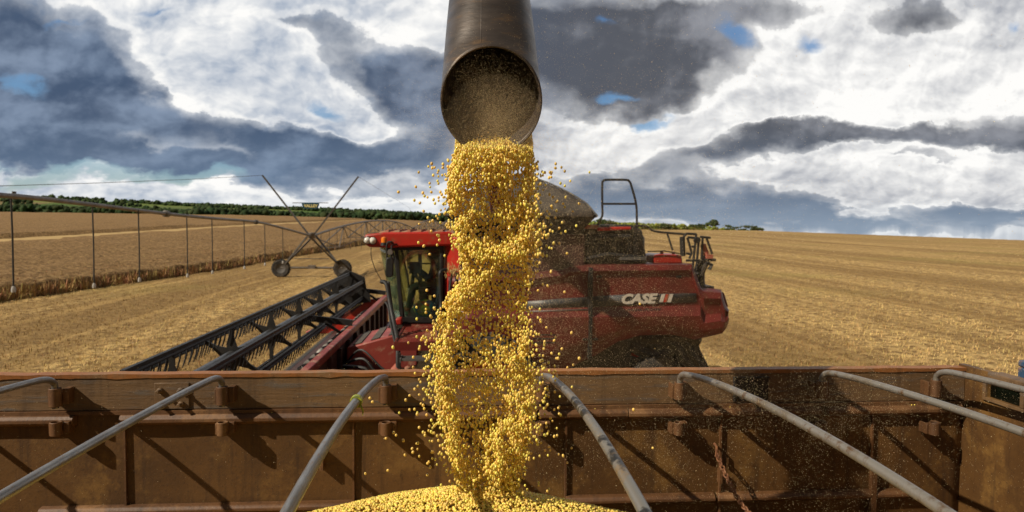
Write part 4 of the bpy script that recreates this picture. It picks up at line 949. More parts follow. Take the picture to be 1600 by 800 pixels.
# straw hanging on the grab rail
C = []; S = []
c_ = P(708, 424, 11.55)
for i in range(90): C.append((c_.x+random.gauss(0, .07), c_.y+random.gauss(0, .05), c_.z+random.gauss(0, .05))); S.append((.045, .006, .006))
tag(scatter_blobs('straw_clump', C, S, M['straw'], (IV, IF)), 'tuft of straw caught on the ladder rail beside the cab', 'straw', kind='stuff')
# --- feeder house
mb = MB()
xh = -2.3
mb.hexa([(xh, 13.55, .75), (-.9, 13.55, 1.05), (-.9, 15.2, 1.05), (xh, 15.2, .75), (xh, 13.55, 1.42), (-.9, 13.55, 1.80), (-.9, 15.2, 1.80), (xh, 15.2, 1.42)])
mb.build('feeder_house', M['beam'], ch, bevel=.03)
mb = MB(); 
for k in range(3): mb.hexa([(xh+.12+k*.35, 13.62, 1.455+k*.095), (xh+.28+k*.35, 13.62, 1.498+k*.095), (xh+.28+k*.35, 15.1, 1.498+k*.095), (xh+.12+k*.35, 15.1, 1.455+k*.095), (xh+.12+k*.35, 13.62, 1.475+k*.095), (xh+.28+k*.35, 13.62, 1.518+k*.095), (xh+.28+k*.35, 15.1, 1.518+k*.095), (xh+.12+k*.35, 15.1, 1.475+k*.095)])
mb.build('dusty_tread', M['tarp'], ch)
# hoses between header and body
mb = MB()
for k in range(4): mb.tube(smooth_path([Vector((-2.2, 13.1-k*.25, 1.25)), Vector((-1.9+.06*k, 12.9-k*.22, 1.5-.13*k)), Vector((-1.45-.09*k, 12.7-k*.12, 1.15-.05*k)), Vector((-1.0, 12.6+.1*k, 1.0))], 5), .020+.006*(k % 3), 7)
mb.tube(smooth_path([Vector((-2.25, 12.0, .95)), Vector((-1.8, 11.9, 1.25)), Vector((-1.2, 12.2, 1.0)), Vector((-.8, 12.6, .95))], 5), .05, 8)
mb.build('hydraulic_hose', M['black'], ch)
mb = MB(); mb.box(-2.2, -.7, 11.9, 13.3, .55, .95); mb.build('underframe', M['dkmetal'], ch, bevel=.04)

# --- header
hd = empty('header', (-2.6, 14.2, 0.5), parent=ch)
H0, H1 = 7.0, 21.4
mb = MB(); mb.box(-2.47, -2.33, H0, H1, 1.52, 1.66); mb.build('top_beam', M['beam'], hd, bevel=.02)
mb = MB(); mb.box(-2.42, -2.38, H0, H1, .62, 1.519); 
for yv in np.arange(H0+.3, H1, .95): mb.box(-2.379, -2.30, yv, yv+.07, .62, 1.51)
mb.build('back_sheet', M['red_brown'], hd)
mb = MB(); mb.tube([(-2.30, H0, .72), (-2.30, H1, .72)], .09, 10); mb.build('lower_beam', M['red_dusty'], hd)
mb = MB(); mb.hexa([(-3.95, H0, .50), (-2.42, H0, .52), (-2.42, H1, .52), (-3.95, H1, .50), (-3.95, H0, .53), (-2.42, H0, .62), (-2.42, H1, .62), (-3.95, H1, .53)]); mb.build('header_floor', M['red_brown'], hd)
mb = MB(); mb.box(-4.02, -3.951, H0, H1, .50, .535)
for yv in np.arange(H0, H1, .1524): mb.add([(-4.02, yv-.015, .51), (-4.02, yv+.015, .51), (-4.14, yv, .515), (-4.02, yv, .54)], [(0, 1, 2), (0, 2, 3), (1, 3, 2), (0, 3, 1)])
mb.build('cutter_bar', M['dkmetal'], hd)
# intake auger with flighting
mb = MB(); mb.tube([(-2.85, H0+.1, .95), (-2.85, H1-.1, .95)], .16, 20)
au = mb.build('intake_auger', M['reelpipe'], hd)
fl = []; nf_ = int((H1-H0-.3)/.55*16)
mb = MB(); r1, r2 = [], []
for i in range(nf_+1):
    yv = H0+.15+(H1-H0-.3)*i/nf_; a = 2*math.pi*i/16*(1 if yv < 14.2 else -1)
    r1.append(Vector((-2.85+.15*math.cos(a), yv, .95+.15*math.sin(a)))); r2.append(Vector((-2.85+.33*math.cos(a), yv, .95+.33*math.sin(a))))
mb.grid([r1, r2]); mb.build('auger_flighting', M['steel'], au, solid=.008)
# end dividers
for yv, s_ in ((H0, -1), (H1, 1)):
    mb = MB(); mb.prism([(-2.35, .5), (-2.35, 1.62), (-2.9, 1.5), (-3.8, 1.0), (-4.9, .48), (-4.7, .42)], yv+(0 if s_ < 0 else .002)-.0, yv+s_*.12); mb.build('end_divider', M['red'], hd, bevel=.02)
# reel: axis tube, spiders, six bats with tines
AX = Vector((-3.5, 0, 1.85)); RR = .48
rl = MB(); rl.tube([(AX.x, H0+.2, AX.z), (AX.x, H1-.25, AX.z)], .095, 16); reel_tube = rl.build('reel_tube', M['reelpipe'], hd)
ang0 = [R(90+60*k) for k in range(6)]
for a in ang0:
    bx_, bz_ = AX.x+RR*math.cos(a), AX.z+RR*math.sin(a)
    mb = MB(); mb.bar((bx_, H0+.2, bz_), (bx_, H1-.25, bz_), .05, .07); mb.tube([(bx_+.02, H0+.2, bz_-.03), (bx_+.02, H1-.25, bz_-.03)], .022, 8)
    yv = H0+.28
    while yv < H1-.3:
        mb.tube([(bx_, yv, bz_-.02), (bx_-.02, yv, bz_-.14), (bx_-.06, yv, bz_-.27)], [.013, .011, .007], 4, cap=False); yv += .20
    mb.build('reel_bat', M['black'], hd)
sp_y = [8.4+2.12*k for k in range(6)]
for yv in sp_y:
    mb = MB(); mb.lathe([(.096, -.03), (.16, -.03), (.16, .03), (.096, .03)], (AX.x, yv, AX.z), 'Y', 12)
    for a in ang0:
        d = Vector((math.cos(a), 0, math.sin(a))); n_ = Vector((-math.sin(a), 0, math.cos(a))); c0 = Vector((AX.x, yv, AX.z))
        p_ = [c0+d*.12-n_*.085, c0+d*.12+n_*.085, c0+d*(RR*.62)+n_*.035, c0+d*RR+n_*.03, c0+d*RR-n_*.03, c0+d*(RR*.62)-n_*.035]
        mb.prism([(p.x, p.z) for p in p_], yv-.016, yv+.016)
    mb.build('reel_spider', M['black'], hd)
mb = MB(); pl_ = [(AX.x+(RR+.12)*math.cos(a+R(8)), AX.z+(RR+.12)*math.sin(a+R(8))) for a in ang0]; mb.prism(pl_, H1-.26, H1-.22); mb.prism([(AX.x+.1, AX.z+.1), (AX.x+.62, AX.z-.05), (AX.x+.66, AX.z-.4), (AX.x+.2, AX.z-.45)], H1-.3, H1-.262); mb.build('reel_end_shield', M['black'], hd)
for yv in (H1-.12, 14.9, H0+.1):
    mb = MB(); mb.bar((-2.4, yv, 1.72), (AX.x, yv, AX.z), .09, .13); mb.tube([(-2.4, yv+.12, 1.3), (-3.0, yv+.12, 1.7)], .035, 8); mb.build('reel_arm', M['black'], hd)

# --- unloading auger and spout
YS = 2.15
mc = P(768, 158, YS)
RS = 77/F*YS
au_ = empty('unloading_auger', (mc.x, mc.y, mc.z), parent=ch)
NR = 56
def ring(c, rx, vy, vz, ph=0): return [Vector((c.x+rx*math.cos(2*math.pi*k/NR), c.y+vy*math.sin(2*math.pi*k/NR), c.z+vz*math.sin(2*math.pi*k/NR))) for k in range(NR+1)]
st_ = [(0, 0, RS, -.035, RS*1.03), (.05, .06, RS*.99, -.045, RS*.99), (.11, .14, RS*.97, -.07, RS*.93), (.22, .29, RS*.93, -.10, RS*.84), (.36, .46, RS*.885, -.115, RS*.76), (.52, .64, RS*.88, -.12, RS*.74), (.78, .86, RS*.9, -.10, RS*.8), (1.15, 1.05, RS*.92, -.07, RS*.88), (1.65, 1.14, RS*.95, -.03, RS*.93), (2.2, 1.12, RS*.95, 0, RS*.95)]
rows = []
for dy, dz, rx__, vy, vz in st_: rows.append(ring(mc+Vector((dy*.01, dy, dz)), rx__, vy, vz))
def dens(rows, k=5):
    out = []
    for i in range(len(rows)-1):
        for j in range(k):
            t_ = j/k; a0 = rows[max(i-1, 0)]; a1 = rows[i]; a2 = rows[i+1]; a3 = rows[min(i+2, len(rows)-1)]
            out.append([0.5*((2*p1)+(p2-p0)*t_+(2*p0-5*p1+4*p2-p3)*t_*t_+(3*p1-p0-3*p2+p3)*t_**3) for p0, p1, p2, p3 in zip(a0, a1, a2, a3)])
    out.append(rows[-1]); return out
mb = MB(); mb.grid(dens(rows)); spout = mb.build('spout', M['spout'], au_, ang=60, solid=.006)
mb = MB(); rim = ring(mc+Vector((0, -.002, 0)), RS, -.035, RS*1.03)[:-1]; mb.tube(rim, .0045, 6, closed=True); mb.build('spout_lip', M['spout'], spout)
mb = MB(); mb.tube([p[int(NR*.25)+2]+Vector((0, -.002, .001)) for p in dens(rows)[2:34]], .0022, 5); mb.build('weld_seam', M['spout'], spout)
e0 = mc+Vector((.02, 2.1, 1.12)); e1 = P(780, 338, 13.6)
mb = MB(); mb.tube([e0, e0.lerp(e1, .1), e0.lerp(e1, .5), e1], RS*1.0, 28); mb.lathe([(RS, -.03), (RS*1.15, -.03), (RS*1.15, .03), (RS, .03)], e0.lerp(e1, .02), 'Y', 28); mb.build('auger_tube', M['red_dusty'], au_)
mb = MB(); mb.tube([e1+Vector((0, -.1, .0)), e1+Vector((0, .1, -.7)), e1+Vector((0, .1, -1.3))], .22, 18); mb.build('auger_elbow', M['red_dusty'], au_)

# ------------------------------------------------------------------ driver
def skin_mesh(name, verts, edges, radii, m, parent=None, root=0, sub=2):
    me = bpy.data.meshes.new(name); me.from_pydata([tuple(v) for v in verts], edges, []); me.materials.append(m)
    o = bpy.data.objects.new(name, me); COL.objects.link(o)
    sk = o.modifiers.new('skin', 'SKIN')
    for i, r_ in enumerate(radii): me.skin_vertices[0].data[i].radius = (r_, r_)
    me.skin_vertices[0].data[root].use_root = True
    s_ = o.modifiers.new('sub', 'SUBSURF'); s_.levels = sub; s_.render_levels = sub
    if parent: o.parent = parent
    me.shade_smooth()
    return o
hx, hz = P(677, 399, 14.35).x, P(677, 399, 14.35).z
seat_z = zf+.56
dv = empty('person', (hx, 14.35, zf), 'person driving in the cab, dark shirt and dark peaked cap, hands on the wheel', 'person')
def L_(x, y, z): return (x, y, z-0)        # local to the driver root (x forward is -X)
hl = hz-zf; pel = .62
V = [(0.06, 0, pel), (.05, 0, pel+.25), (.02, 0, hl-.28), (.0, 0, hl-.16), (-.005, 0, hl-.08)]
E = [(0, 1), (1, 2), (2, 3), (3, 4)]; Rr = [.15, .14, .15, .06, .055]
wh = Vector((sc_.x-hx, 0, sc_.z-zf))
for s_ in (-1, 1):
    n0 = len(V); V += [(.03, s_*.19, hl-.26), (-.08, s_*.26, hl-.50), (wh.x+.10, s_*.19, wh.z+.06), (wh.x+.02, s_*.18, wh.z+.07)]
    E += [(2, n0), (n0, n0+1), (n0+1, n0+2), (n0+2, n0+3)]; Rr += [.07, .052, .036, .034]
    for f_ in range(5):
        n1 = len(V); off = (f_-2)*.017
        V += [(wh.x-.02, s_*.18+off, wh.z+.09-(.015 if f_ == 0 else 0)), (wh.x-.05, s_*.18+off, wh.z+.05)]; E += [(n0+3, n1), (n1, n1+1)]; Rr += [.010, .008]
    n0 = len(V); V += [(.0, s_*.11, pel-.02), (-.42, s_*.14, pel-.03), (-.50, s_*.14, .12), (-.62, s_*.14, .06)]
    E += [(0, n0), (n0, n0+1), (n0+1, n0+2), (n0+2, n0+3)]; Rr += [.095, .07, .05, .04]
body = skin_mesh('body', V, E, Rr, M['skin'], dv)
def sub_skin(name, idx_edges, grow, m):
    ids = sorted({i for e in idx_edges for i in e}); mp = {k: i for i, k in enumerate(ids)}
    return skin_mesh(name, [V[i] for i in ids], [(mp[a], mp[b]) for a, b in idx_edges], [Rr[i]+grow for i in ids], m, dv)
arm0 = 5; arm1 = 5+4+10+4; leg0 = 5+4+10; leg1 = arm1+4+10
sub_skin('shirt', [(0, 1), (1, 2), (2, arm0), (arm0, arm0+1), (arm0+1, arm0+2), (2, arm1), (arm1, arm1+1), (arm1+1, arm1+2)], .014, M['shirt'])
sub_skin('trousers', [(0, leg0), (leg0, leg0+1), (leg0+1, leg0+2), (0, leg1), (leg1, leg1+1), (leg1+1, leg1+2)], .014, M['trousers'])
# head with face
Cc = np.array([[0, 0, hl]]); 
mb = MB(); rows = []
for i in range(17):
    th = math.pi*i/16; row = []
    for j in range(25):
        ph = 2*math.pi*j/24; x = -math.cos(ph)*math.sin(th); y = math.sin(ph)*math.sin(th); z = math.cos(th)
        f_ = max(0, -x); k_ = 1.0
        px_, py_, pz_ = x*.098, y*.078*(1-.25*max(0, -z)), z*.122
        if f_ > .8: px_ -= .022*max(0, 1-abs(z+.08)/.22)*max(0, 1-abs(y)/.28)          # nose
        if f_ > .6: px_ += .010*max(0, 1-abs(z-.12)/.12)*(1 if .2 < abs(y) < .55 else 0)   # eye sockets
        if f_ > .6: px_ -= .006*max(0, 1-abs(z+.45)/.1)*max(0, 1-abs(y)/.35)             # lips
        row.append((hx+px_, 14.35+py_, hz+pz_))
    rows.append(row)
mb.grid(rows); head = mb.build('head', M['skin'], dv, ang=80)
mb = MB()
for s_ in (-1, 1): mb.lathe([(.001, -.012), (.02, -.01), (.026, 0), (.02, .012), (.001, .008)], (hx+.01, 14.35+s_*.08, hz-.01), 'Y', 12, False)
mb.build('ear', M['skin'], head)
mb = MB()
for s_ in (-1, 1): mb.lathe([(.001, -.012), (.009, -.008), (.012, 0), (.009, .008), (.001, .012)], (hx-.082, 14.35+s_*.03, hz+.012), 'X', 10, False)
mb.build('eye', M['white'], head)
mb = MB(); rows = []
for i in range(9):
    th = math.pi/2*i/8*.98; rows.append([(hx+.005-math.cos(p_)*math.sin(th)*.112, 14.35+math.sin(p_)*math.sin(th)*.092, hz+.03+math.cos(th)*.115) for p_ in [2*math.pi*j/20 for j in range(21)]])
mb.grid(rows); mb.hexa([(hx-.20, 14.27, hz+.028), (hx-.08, 14.265, hz+.035), (hx-.08, 14.435, hz+.035), (hx-.20, 14.43, hz+.028), (hx-.20, 14.27, hz+.04), (hx-.08, 14.265, hz+.05), (hx-.08, 14.435, hz+.05), (hx-.20, 14.43, hz+.04)])
mb.build('cap', M['shirt'], dv)
mb = MB(); mb.lathe([(.001, -.05), (.09, -.05), (.096, .0), (.085, .03), (.001, .04)], (hx+.02, 14.35, hz-.02), 'Z', 16, False); mb.v = [(v[0]+(.012), v[1]*1, v[2]) for v in mb.v]; mb.build('hair', M['black'], dv)
for s_ in (-1, 1):
    mb = MB(); a = Vector((hx-.62, 14.35+s_*.14, zf+.045)); mb.hexa([(a.x-.14, a.y-.05, zf), (a.x+.14, a.y-.045, zf), (a.x+.14, a.y+.045, zf), (a.x-.14, a.y+.05, zf), (a.x-.10, a.y-.035, zf+.06), (a.x+.13, a.y-.035, zf+.12), (a.x+.13, a.y+.035, zf+.12), (a.x-.10, a.y+.035, zf+.06)]); mb.build('shoe', M['shoe'], dv, bevel=.02)
# multicoloured bag in the cab
bgc = P(664, 468, 13.7)
m_ = bpy.data.materials.new('multicolour_cloth'); m_.use_nodes = True; t = NT(m_.node_tree); co = t.n('ShaderNodeTexCoord').outputs['Object']
vo = t.n('ShaderNodeTexVoronoi', {'Vector': co, 'Scale': 14.0}); cc_ = t.n('ShaderNodeSeparateColor', {0: vo.outputs['Color']}).outputs[0]
t.t.links.new(t.ramp(cc_, [(0, (.02, .10, .5)), (.3, (.55, .5, .04)), (.5, (.1, .4, .08)), (.7, (.5, .05, .03)), (.9, (.03, .25, .5))]), m_.node_tree.nodes['Principled BSDF'].inputs['Base Color'])
bo = scatter_blobs('cloth_bag', [(0, 0, 0)], [(.24, .13, .2)], m_, (IV2, IF2), 0.05, True, False); bo.location = (bgc.x, bgc.y, zf+.2)
tag(bo, 'multicoloured cloth bag on the cab floor beside the driver', 'bag')

# ------------------------------------------------------------------ grain trailer
YW = 2.9
tr = empty('grain_trailer', (-.4, 1.6, 0), 'rusty open-top grain trailer with curved steel bows across it', 'trailer')
XC = P(1508, 600, YW).x; XL = -3.35; YNR = 0.30
ZT = P(800, 581, YW).z
zb = P(800, 634, YW).z; zr0, zr1 = P(800, 640, YW).z, P(800, 655, YW).z
zlow = P(1140, 770, YW).z
mb = MB(); mb.box(XL, XC, YW, YW+.045, zb, ZT)
mb.build('top_board', M['board'], tr, bevel=.004)
# worn top edge of the board, sunlight put into its orange: uneven lip
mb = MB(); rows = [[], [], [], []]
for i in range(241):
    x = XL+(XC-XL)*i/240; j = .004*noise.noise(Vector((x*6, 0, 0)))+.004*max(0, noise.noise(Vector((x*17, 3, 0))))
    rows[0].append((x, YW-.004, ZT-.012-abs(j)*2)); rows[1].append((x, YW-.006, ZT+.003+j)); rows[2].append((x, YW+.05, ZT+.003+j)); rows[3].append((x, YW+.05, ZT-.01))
mb.grid(rows); mb.build('edge_strip', M['sunlit_rust'], tr, ang=60)
mb = MB(); rows = []
for z_, off in ((zb-.001, .0), (zr0, .0), (zr1-.04, 0), (zlow+.03, 0), (zlow, 0), (2.1, .0)):
    rows.append([(XL+(XC-XL)*i/120, YW+.012+off+.004*noise.noise(Vector((i*.23, z_*3, 1))), z_) for i in range(121)])
mb.grid(rows); mb.build('side_panel', M['rust'], tr, solid=.006)
def rail(x0, x1, z0, z1, dep, name='rail'):
    mb = MB(); pr = [(YW+.008, z1+.004), (YW-dep*.6, z1), (YW-dep, z1-(z1-z0)*.35), (YW-dep, z0+(z1-z0)*.3), (YW-dep*.5, z0), (YW+.008, z0-.004)]
    mb.prismX(pr, x0, x1); mb.build(name, M['rustrail'], tr, bevel=.003)
def wx_(px): return P(px, 640, YW).x
for a, b_ in ((-420, 119), (190, 838), (842, 980), (981, 1280), (1290, 1500)): rail(wx_(a), min(wx_(b_), XC-.01), zr1, zr0, .030)
mb = MB(); mb.box(wx_(-100), XC-.005, YW-.012, YW+.008, zb-.016, zb-.001); mb.build('board_flange', M['rustrail'], tr)
for a, b_ in ((60, 560), (885, 1118), (1122, 1362), (1370, 1440)): rail(wx_(a), wx_(b_), zlow-.035, zlow, .03)
for px in (194, 552, 885, 1127, 1364):
    mb = MB(); x = wx_(px); mb.box(x-.004, x+.004, YW-.005, YW+.008, 2.15, zr1-.004)
    if px > 1300: mb.box(x-.012, x+.012, YW-.03, YW-.0101, 2.15, zlow+.10)
    mb.build('weld_strip', M['rustrail'], tr)
for px in (504, ):
    a = P(px, 725, YW); mb = MB(); mb.box(a.x-.008, a.x+.008, YW-.03, YW+.005, a.z-.02, a.z+.04); mb.build('small_lug', M['rustrail'], tr)
a = P(1123, 742, YW); mb = MB(); mb.box(a.x-.006, a.x+.006, YW-.03, YW+.005, a.z-.03, a.z+.03); mb.build('small_lug', M['rustrail'], tr)
# hinge plates
for px0, px1, bolts in ((242, 297, True), (1145, 1199, False)):
    mb = MB(); a, b_ = P(px0, 598, YW), P(px1, 638, YW)
    if bolts:
        mb.box(a.x, b_.x, YW-.008, YW-.0005, b_.z, a.z)
        for u in (.18, .78):
            for v in (.28, .8):
                cxx, czz = a.x+(b_.x-a.x)*u, a.z+(b_.z-a.z)*v; mb.lathe([(.001, -.035), (.008, -.035), (.008, -.012), (.013, -.012), (.013, 0)], (cxx, YW-.008, czz), 'Y', 8, False)
    else:
        z0_, z1_ = P(1170, 626, YW).z, P(1170, 588, YW).z
        mb.box(a.x, b_.x, YW-.006, YW-.0005, z0_, z1_); mb.box(a.x, a.x+.008, YW-.02, YW-.0061, z0_, z1_); mb.box(a.x, b_.x, YW-.018, YW-.0061, z1_-.006, z1_)
    mb.build('hinge_plate', M['dkmetal'] if not bolts else M['board'], tr, bevel=.002)
# bows: foot px, material, crown heights given as (fraction, metres above the board edge)
BOWS = [(-170, 'steel', .05), (86, 'steel', .04), (347, 'steel', .03), (603, 'steel', .10), (846, 'steel_scuffed', .11), (1062, 'steel_rust', .08), (1284, 'steel_rust', .05), (1462, 'steel_rust', .03)]
for px, mt, crown in BOWS:
    f_ = P(px, 612, YW-.06); x = f_.x
    yb_ = YW-.06; span = yb_-YNR-.06
    pts = [Vector((x, yb_, ZT-.12)), Vector((x, yb_, ZT-.035)), Vector((x, yb_-.012, ZT-.012)), Vector((x, yb_-.04, ZT+.004)), Vector((x, yb_-.10, ZT+.016))]
    for k in range(1, 20):
        tq = k/20; pts.append(Vector((x, yb_-.10-(span-.2)*tq, ZT+.016+crown*math.sin(math.pi*tq)**.8)))
    pts += [Vector((x, YNR+.10+.06, ZT+.012)), Vector((x, YNR+.07, ZT-.02)), Vector((x, YNR+.06, ZT-.12))]
    mb = MB(); mb.tube(smooth_path(pts, 3), .0128, 14)
    bo_ = mb.build('bow', M[mt], tr)
    if px == 603:
        c_ = P(497, 697, 2.0)
        mb = MB(); i = min(range(len(pts)), key=lambda i: abs(pts[i].y-2.0)); pc = pts[i]; mb.tube([pc+Vector((0, .012, .0)), pc+Vector((0, -.012, .0))], .0185, 14); mb.tube([pc+Vector((.012, 0, -.012)), pc+Vector((.02, 0, -.03)), pc+Vector((.018, .004, -.045))], [.004, .003, .001], 5)
        ym = mat('yellow_green_tape', (.42, .42, .03), (.15, .20, .03), .5, scale=60); mb.build('tape', ym, bo_)
    # sockets and lower staples
    brt = .0
    for zc_, hh_ in ((ZT-.075, .075), (P(px, 663, YW).z+.0, .055)):
        mb = MB()
        mb.box(x+.018, x+.042, YW-.045, YW-.0005, zc_-hh_*.45, zc_+hh_*.4); mb.box(x-.032, x-.02, YW-.055, YW-.0005, zc_-hh_*.5, zc_+hh_*.35)
        mb.lathe([(.017, -hh_/2), (.023, -hh_/2), (.023, hh_/2), (.017, hh_/2)], (x, yb_, zc_), 'Z', 14)
        mb.box(x-.021, x+.02, YW-.038, YW-.012, zc_-.014, zc_+.014)
        mb.build('bow_socket', M['rustrail'], tr, bevel=.002)
# floor, near side, end walls
mb = MB(); mb.box(XL, XC, YNR+.0, YW+.01, 2.05, 2.10); mb.build('floor', M['rust'], tr)
mb = MB(); mb.box(XL, XC, YNR-.045, YNR, 2.1, ZT-.02); mb.build('near_side', M['rust'], tr)
mb = MB(); mb.box(XL-.04, XL, YNR-.045, YW+.045, 2.1, ZT+.02); mb.build('rear_wall', M['rust'], tr)
mb = MB(); mb.box(XL, XC+.3, .6, 1.0, 1.2, 2.05); mb.box(XL, XC+.3, 2.2, 2.6, 1.2, 2.05); mb.build('chassis', M['dkmetal'], tr)
for xx in (-2.6, -1.3):
    for yv in (.25, 2.6):
        mb = MB(); mb.lathe([(.28, 0), (.48, -.02), (.52, .05), (.52, .25), (.48, .3), (.28, .28)], (xx, yv, .52), 'Y', 32); wh_ = mb.build('wheel', M['rubber'], tr)
        mb = MB(); mb.lathe([(.001, .1), (.12, .08), (.2, .14), (.285, .02), (.285, .27), (.001, .2)], (xx, yv, .52), 'Y', 24, False); mb.build('rim', M['galv_dark'], wh_)
mb = MB()
for xx in (-2.6, -1.3): mb.tube([(xx, .4, .52), (xx, 2.8, .52)], .06, 10); mb.box(xx-.06, xx+.06, .7, .9, .5, 1.21); mb.box(xx-.06, xx+.06, 2.3, 2.5, .5, 1.21)
mb.box(XC-.3, XC-.15, .7, .85, 0, 1.21); mb.box(XC-.3, XC-.15, 2.35, 2.5, 0, 1.21)
mb.build('axle', M['dkmetal'], tr)
# front bulkhead with window
bk = empty('bulkhead', (XC, 1.6, 2.1), parent=tr)
def by(px, py): p = PX(px, py, XC); return (p.y, p.z)
win = [by(1545, 574), by(1583, 576), by(1563, 613), by(1531, 616)]
wz0, wz1 = win[3][1], win[0][1]; wy1, wy0 = win[0][0], win[1][0]-.25
mb = MB()
zt2 = ZT+.012
mb.box(XC, XC+.03, YNR, YW+.045, 2.1, wz0); mb.box(XC, XC+.03, YNR, wy0, wz0, zt2); mb.box(XC, XC+.03, wy1, YW+.045, wz0, zt2)
mb.build('bulkhead_sheet', M['rust'], bk)
mb = MB(); mb.box(XC+.012, XC+.018, wy0, wy1, wz0, zt2-.03); mb.build('window_glass', M['glass_dark'], bk)
mb = MB()
mb.box(XC-.012, XC-.0005, wy1, wy1+.018, wz0-.015, zt2-.03); mb.box(XC-.012, XC-.0005, wy0, wy1-.0005, wz0-.015, wz0); mb.box(XC-.010, XC-.0005, (wy0+wy1)/2-.01, (wy0+wy1)/2+.01, wz0+.001, zt2-.031); mb.build('window_frame', M['board'], bk, bevel=.002)
mb = MB(); mb.box(XC-.02, XC+.05, YNR, YW-.15, zt2-.03, zt2+.004); mb.build('top_rail', M['board'], bk, bevel=.006)
# curved part of the bulkhead, its sunlight put into the orange colour
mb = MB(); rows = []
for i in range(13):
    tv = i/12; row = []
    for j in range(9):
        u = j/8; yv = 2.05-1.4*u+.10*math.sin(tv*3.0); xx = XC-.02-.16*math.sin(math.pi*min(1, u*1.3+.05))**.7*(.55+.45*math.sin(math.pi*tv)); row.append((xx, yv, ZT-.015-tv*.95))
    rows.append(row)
mb.grid(rows); mb.build('sunlit_bulkhead', M['sunlit_rust'], bk, ang=60, solid=.006)
# blue hose end and ring at the board end
# blue truck cab coupled ahead of the trailer
zc_t = P(1600, 565.5, 2.75).z
tk = empty('truck_cab', (XC+1.0, 1.6, 0), 'blue truck cab with a dark rear window just ahead of the trailer', 'truck')
mb = MB(); X0, X1 = XC+.16, XC+1.9
mb.box(X0, X1, .35, 2.80, 1.0, ZT-.30); mb.box(X0, X1, .35, 2.80, zc_t-.03, zc_t)
for yv in (.35, 2.70): mb.box(X0, X0+.10, yv, yv+.10, ZT-.30, zc_t-.03); mb.box(X1-.10, X1, yv, yv+.10, ZT-.30, zc_t-.03)
mb.build('cab_shell', M['blue'], tk, bevel=.008)
mb = MB(); mb.box(X0+.03, X0+.04, .45, 2.70, ZT-.30, zc_t-.03); mb.box(X0+.1, X1-.1, .37, .38, ZT-.3, zc_t-.03); mb.box(X0+.1, X1-.1, 2.77, 2.78, ZT-.3, zc_t-.03); mb.box(X1-.04, X1-.03, .45, 2.70, ZT-.3, zc_t-.03); mb.build('cab_window', M['glass_dark'], tk)
mb = MB(); mb.box(X0, X1, .9, 2.2, .55, .999); mb.build('chassis', M['dkmetal'], tk)
for yv in (.45, 2.4):
    mb = MB(); mb.lathe([(.28, 0), (.48, -.02), (.52, .05), (.52, .25), (.48, .3), (.28, .28)], (XC+1.1, yv, .52), 'Y', 32); wh_ = mb.build('wheel', M['rubber'], tk)
    mb = MB(); mb.lathe([(.001, .1), (.12, .08), (.285, .02), (.285, .27), (.001, .2)], (XC+1.1, yv, .52), 'Y', 24, False); mb.build('rim', M['galv_dark'], wh_)

# chain hanging from the board
ch0, ch1 = P(1120, 709, YW-.03), P(1200, 822, 2.35)
chain = MB(); n = 26
chain.tube([ch0+Vector((0, .03, .035)), ch0+Vector((0, -.0, .03)), ch0+Vector((-.004, -.004, -.01)), ch0+Vector((.004, .0, -.02))], .006, 7)
for i in range(n):
    tq = (i+.5)/n; c = ch0.lerp(ch1, tq); c.z -= .06*math.sin(math.pi*tq)
    d = (ch1-ch0); d.z += -.06*math.pi*math.cos(math.pi*tq); d.normalize()
    s1 = d.cross(Vector((0, 0, 1))).normalized(); s2 = s1.cross(d); s_ = s1 if i % 2 else s2
    ll = (ch1-ch0).length/n*.72; pts = [c+d*math.cos(a)*ll+s_*math.sin(a)*.009 for a in [2*math.pi*k/14 for k in range(14)]]
    chain.tube(pts, .0034, 6, closed=True)
tag(chain.build('chain', M['chain']), 'rusty steel chain hanging inside the trailer between two bows', 'chain')

# ------------------------------------------------------------------ soybeans
# heap
HCx = P(715, 760, 2.2).x; HCy = 2.15; HZ = P(715, 771, 2.15).z
def heap(x, y):
    dy = y-HCy; dx = abs(x-HCx)
    return HZ-.50*(math.sqrt(dy*dy+.10**2)-.10)-.105*(dx/.55)**1.6/(1+.15*dx)+.010*noise.noise(Vector((x*5, y*5, 0)))
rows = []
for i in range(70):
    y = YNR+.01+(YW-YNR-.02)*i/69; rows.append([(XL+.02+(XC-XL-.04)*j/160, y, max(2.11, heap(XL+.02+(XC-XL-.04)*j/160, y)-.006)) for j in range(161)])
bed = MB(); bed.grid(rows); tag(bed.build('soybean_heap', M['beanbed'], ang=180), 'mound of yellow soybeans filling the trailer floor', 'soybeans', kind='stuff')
bC = []; bS = []
for px in range(0, 1500, 1):
    if noise.noise(Vector((px*.02, 3, 0))) > .1 and random.random() < .05+.30*math.exp(-((px-770)/160)**2):
        x = wx_(px); yy_ = YW-random.uniform(.002, .016); s = random.uniform(.0028, .0038)
        bC.append((x, yy_, zr0+.003)); bS.append((s, s, s))
for i in range(42000):
    x = HCx+random.gauss(0, .45); y = random.uniform(1.35, 2.62)
    if not (-1.5 < x < 1.5): continue
    bC.append((x, y, heap(x, y)+random.uniform(-.003, .004))); s = random.uniform(.0038, .0049)
    bS.append((s, s, s*1.15))
tag(scatter_blobs('heap_soybeans', bC, bS, M['bean'], (IV, IF), 0, True), 'loose yellow soybeans covering the top of the mound', 'soybeans', kind='stuff')
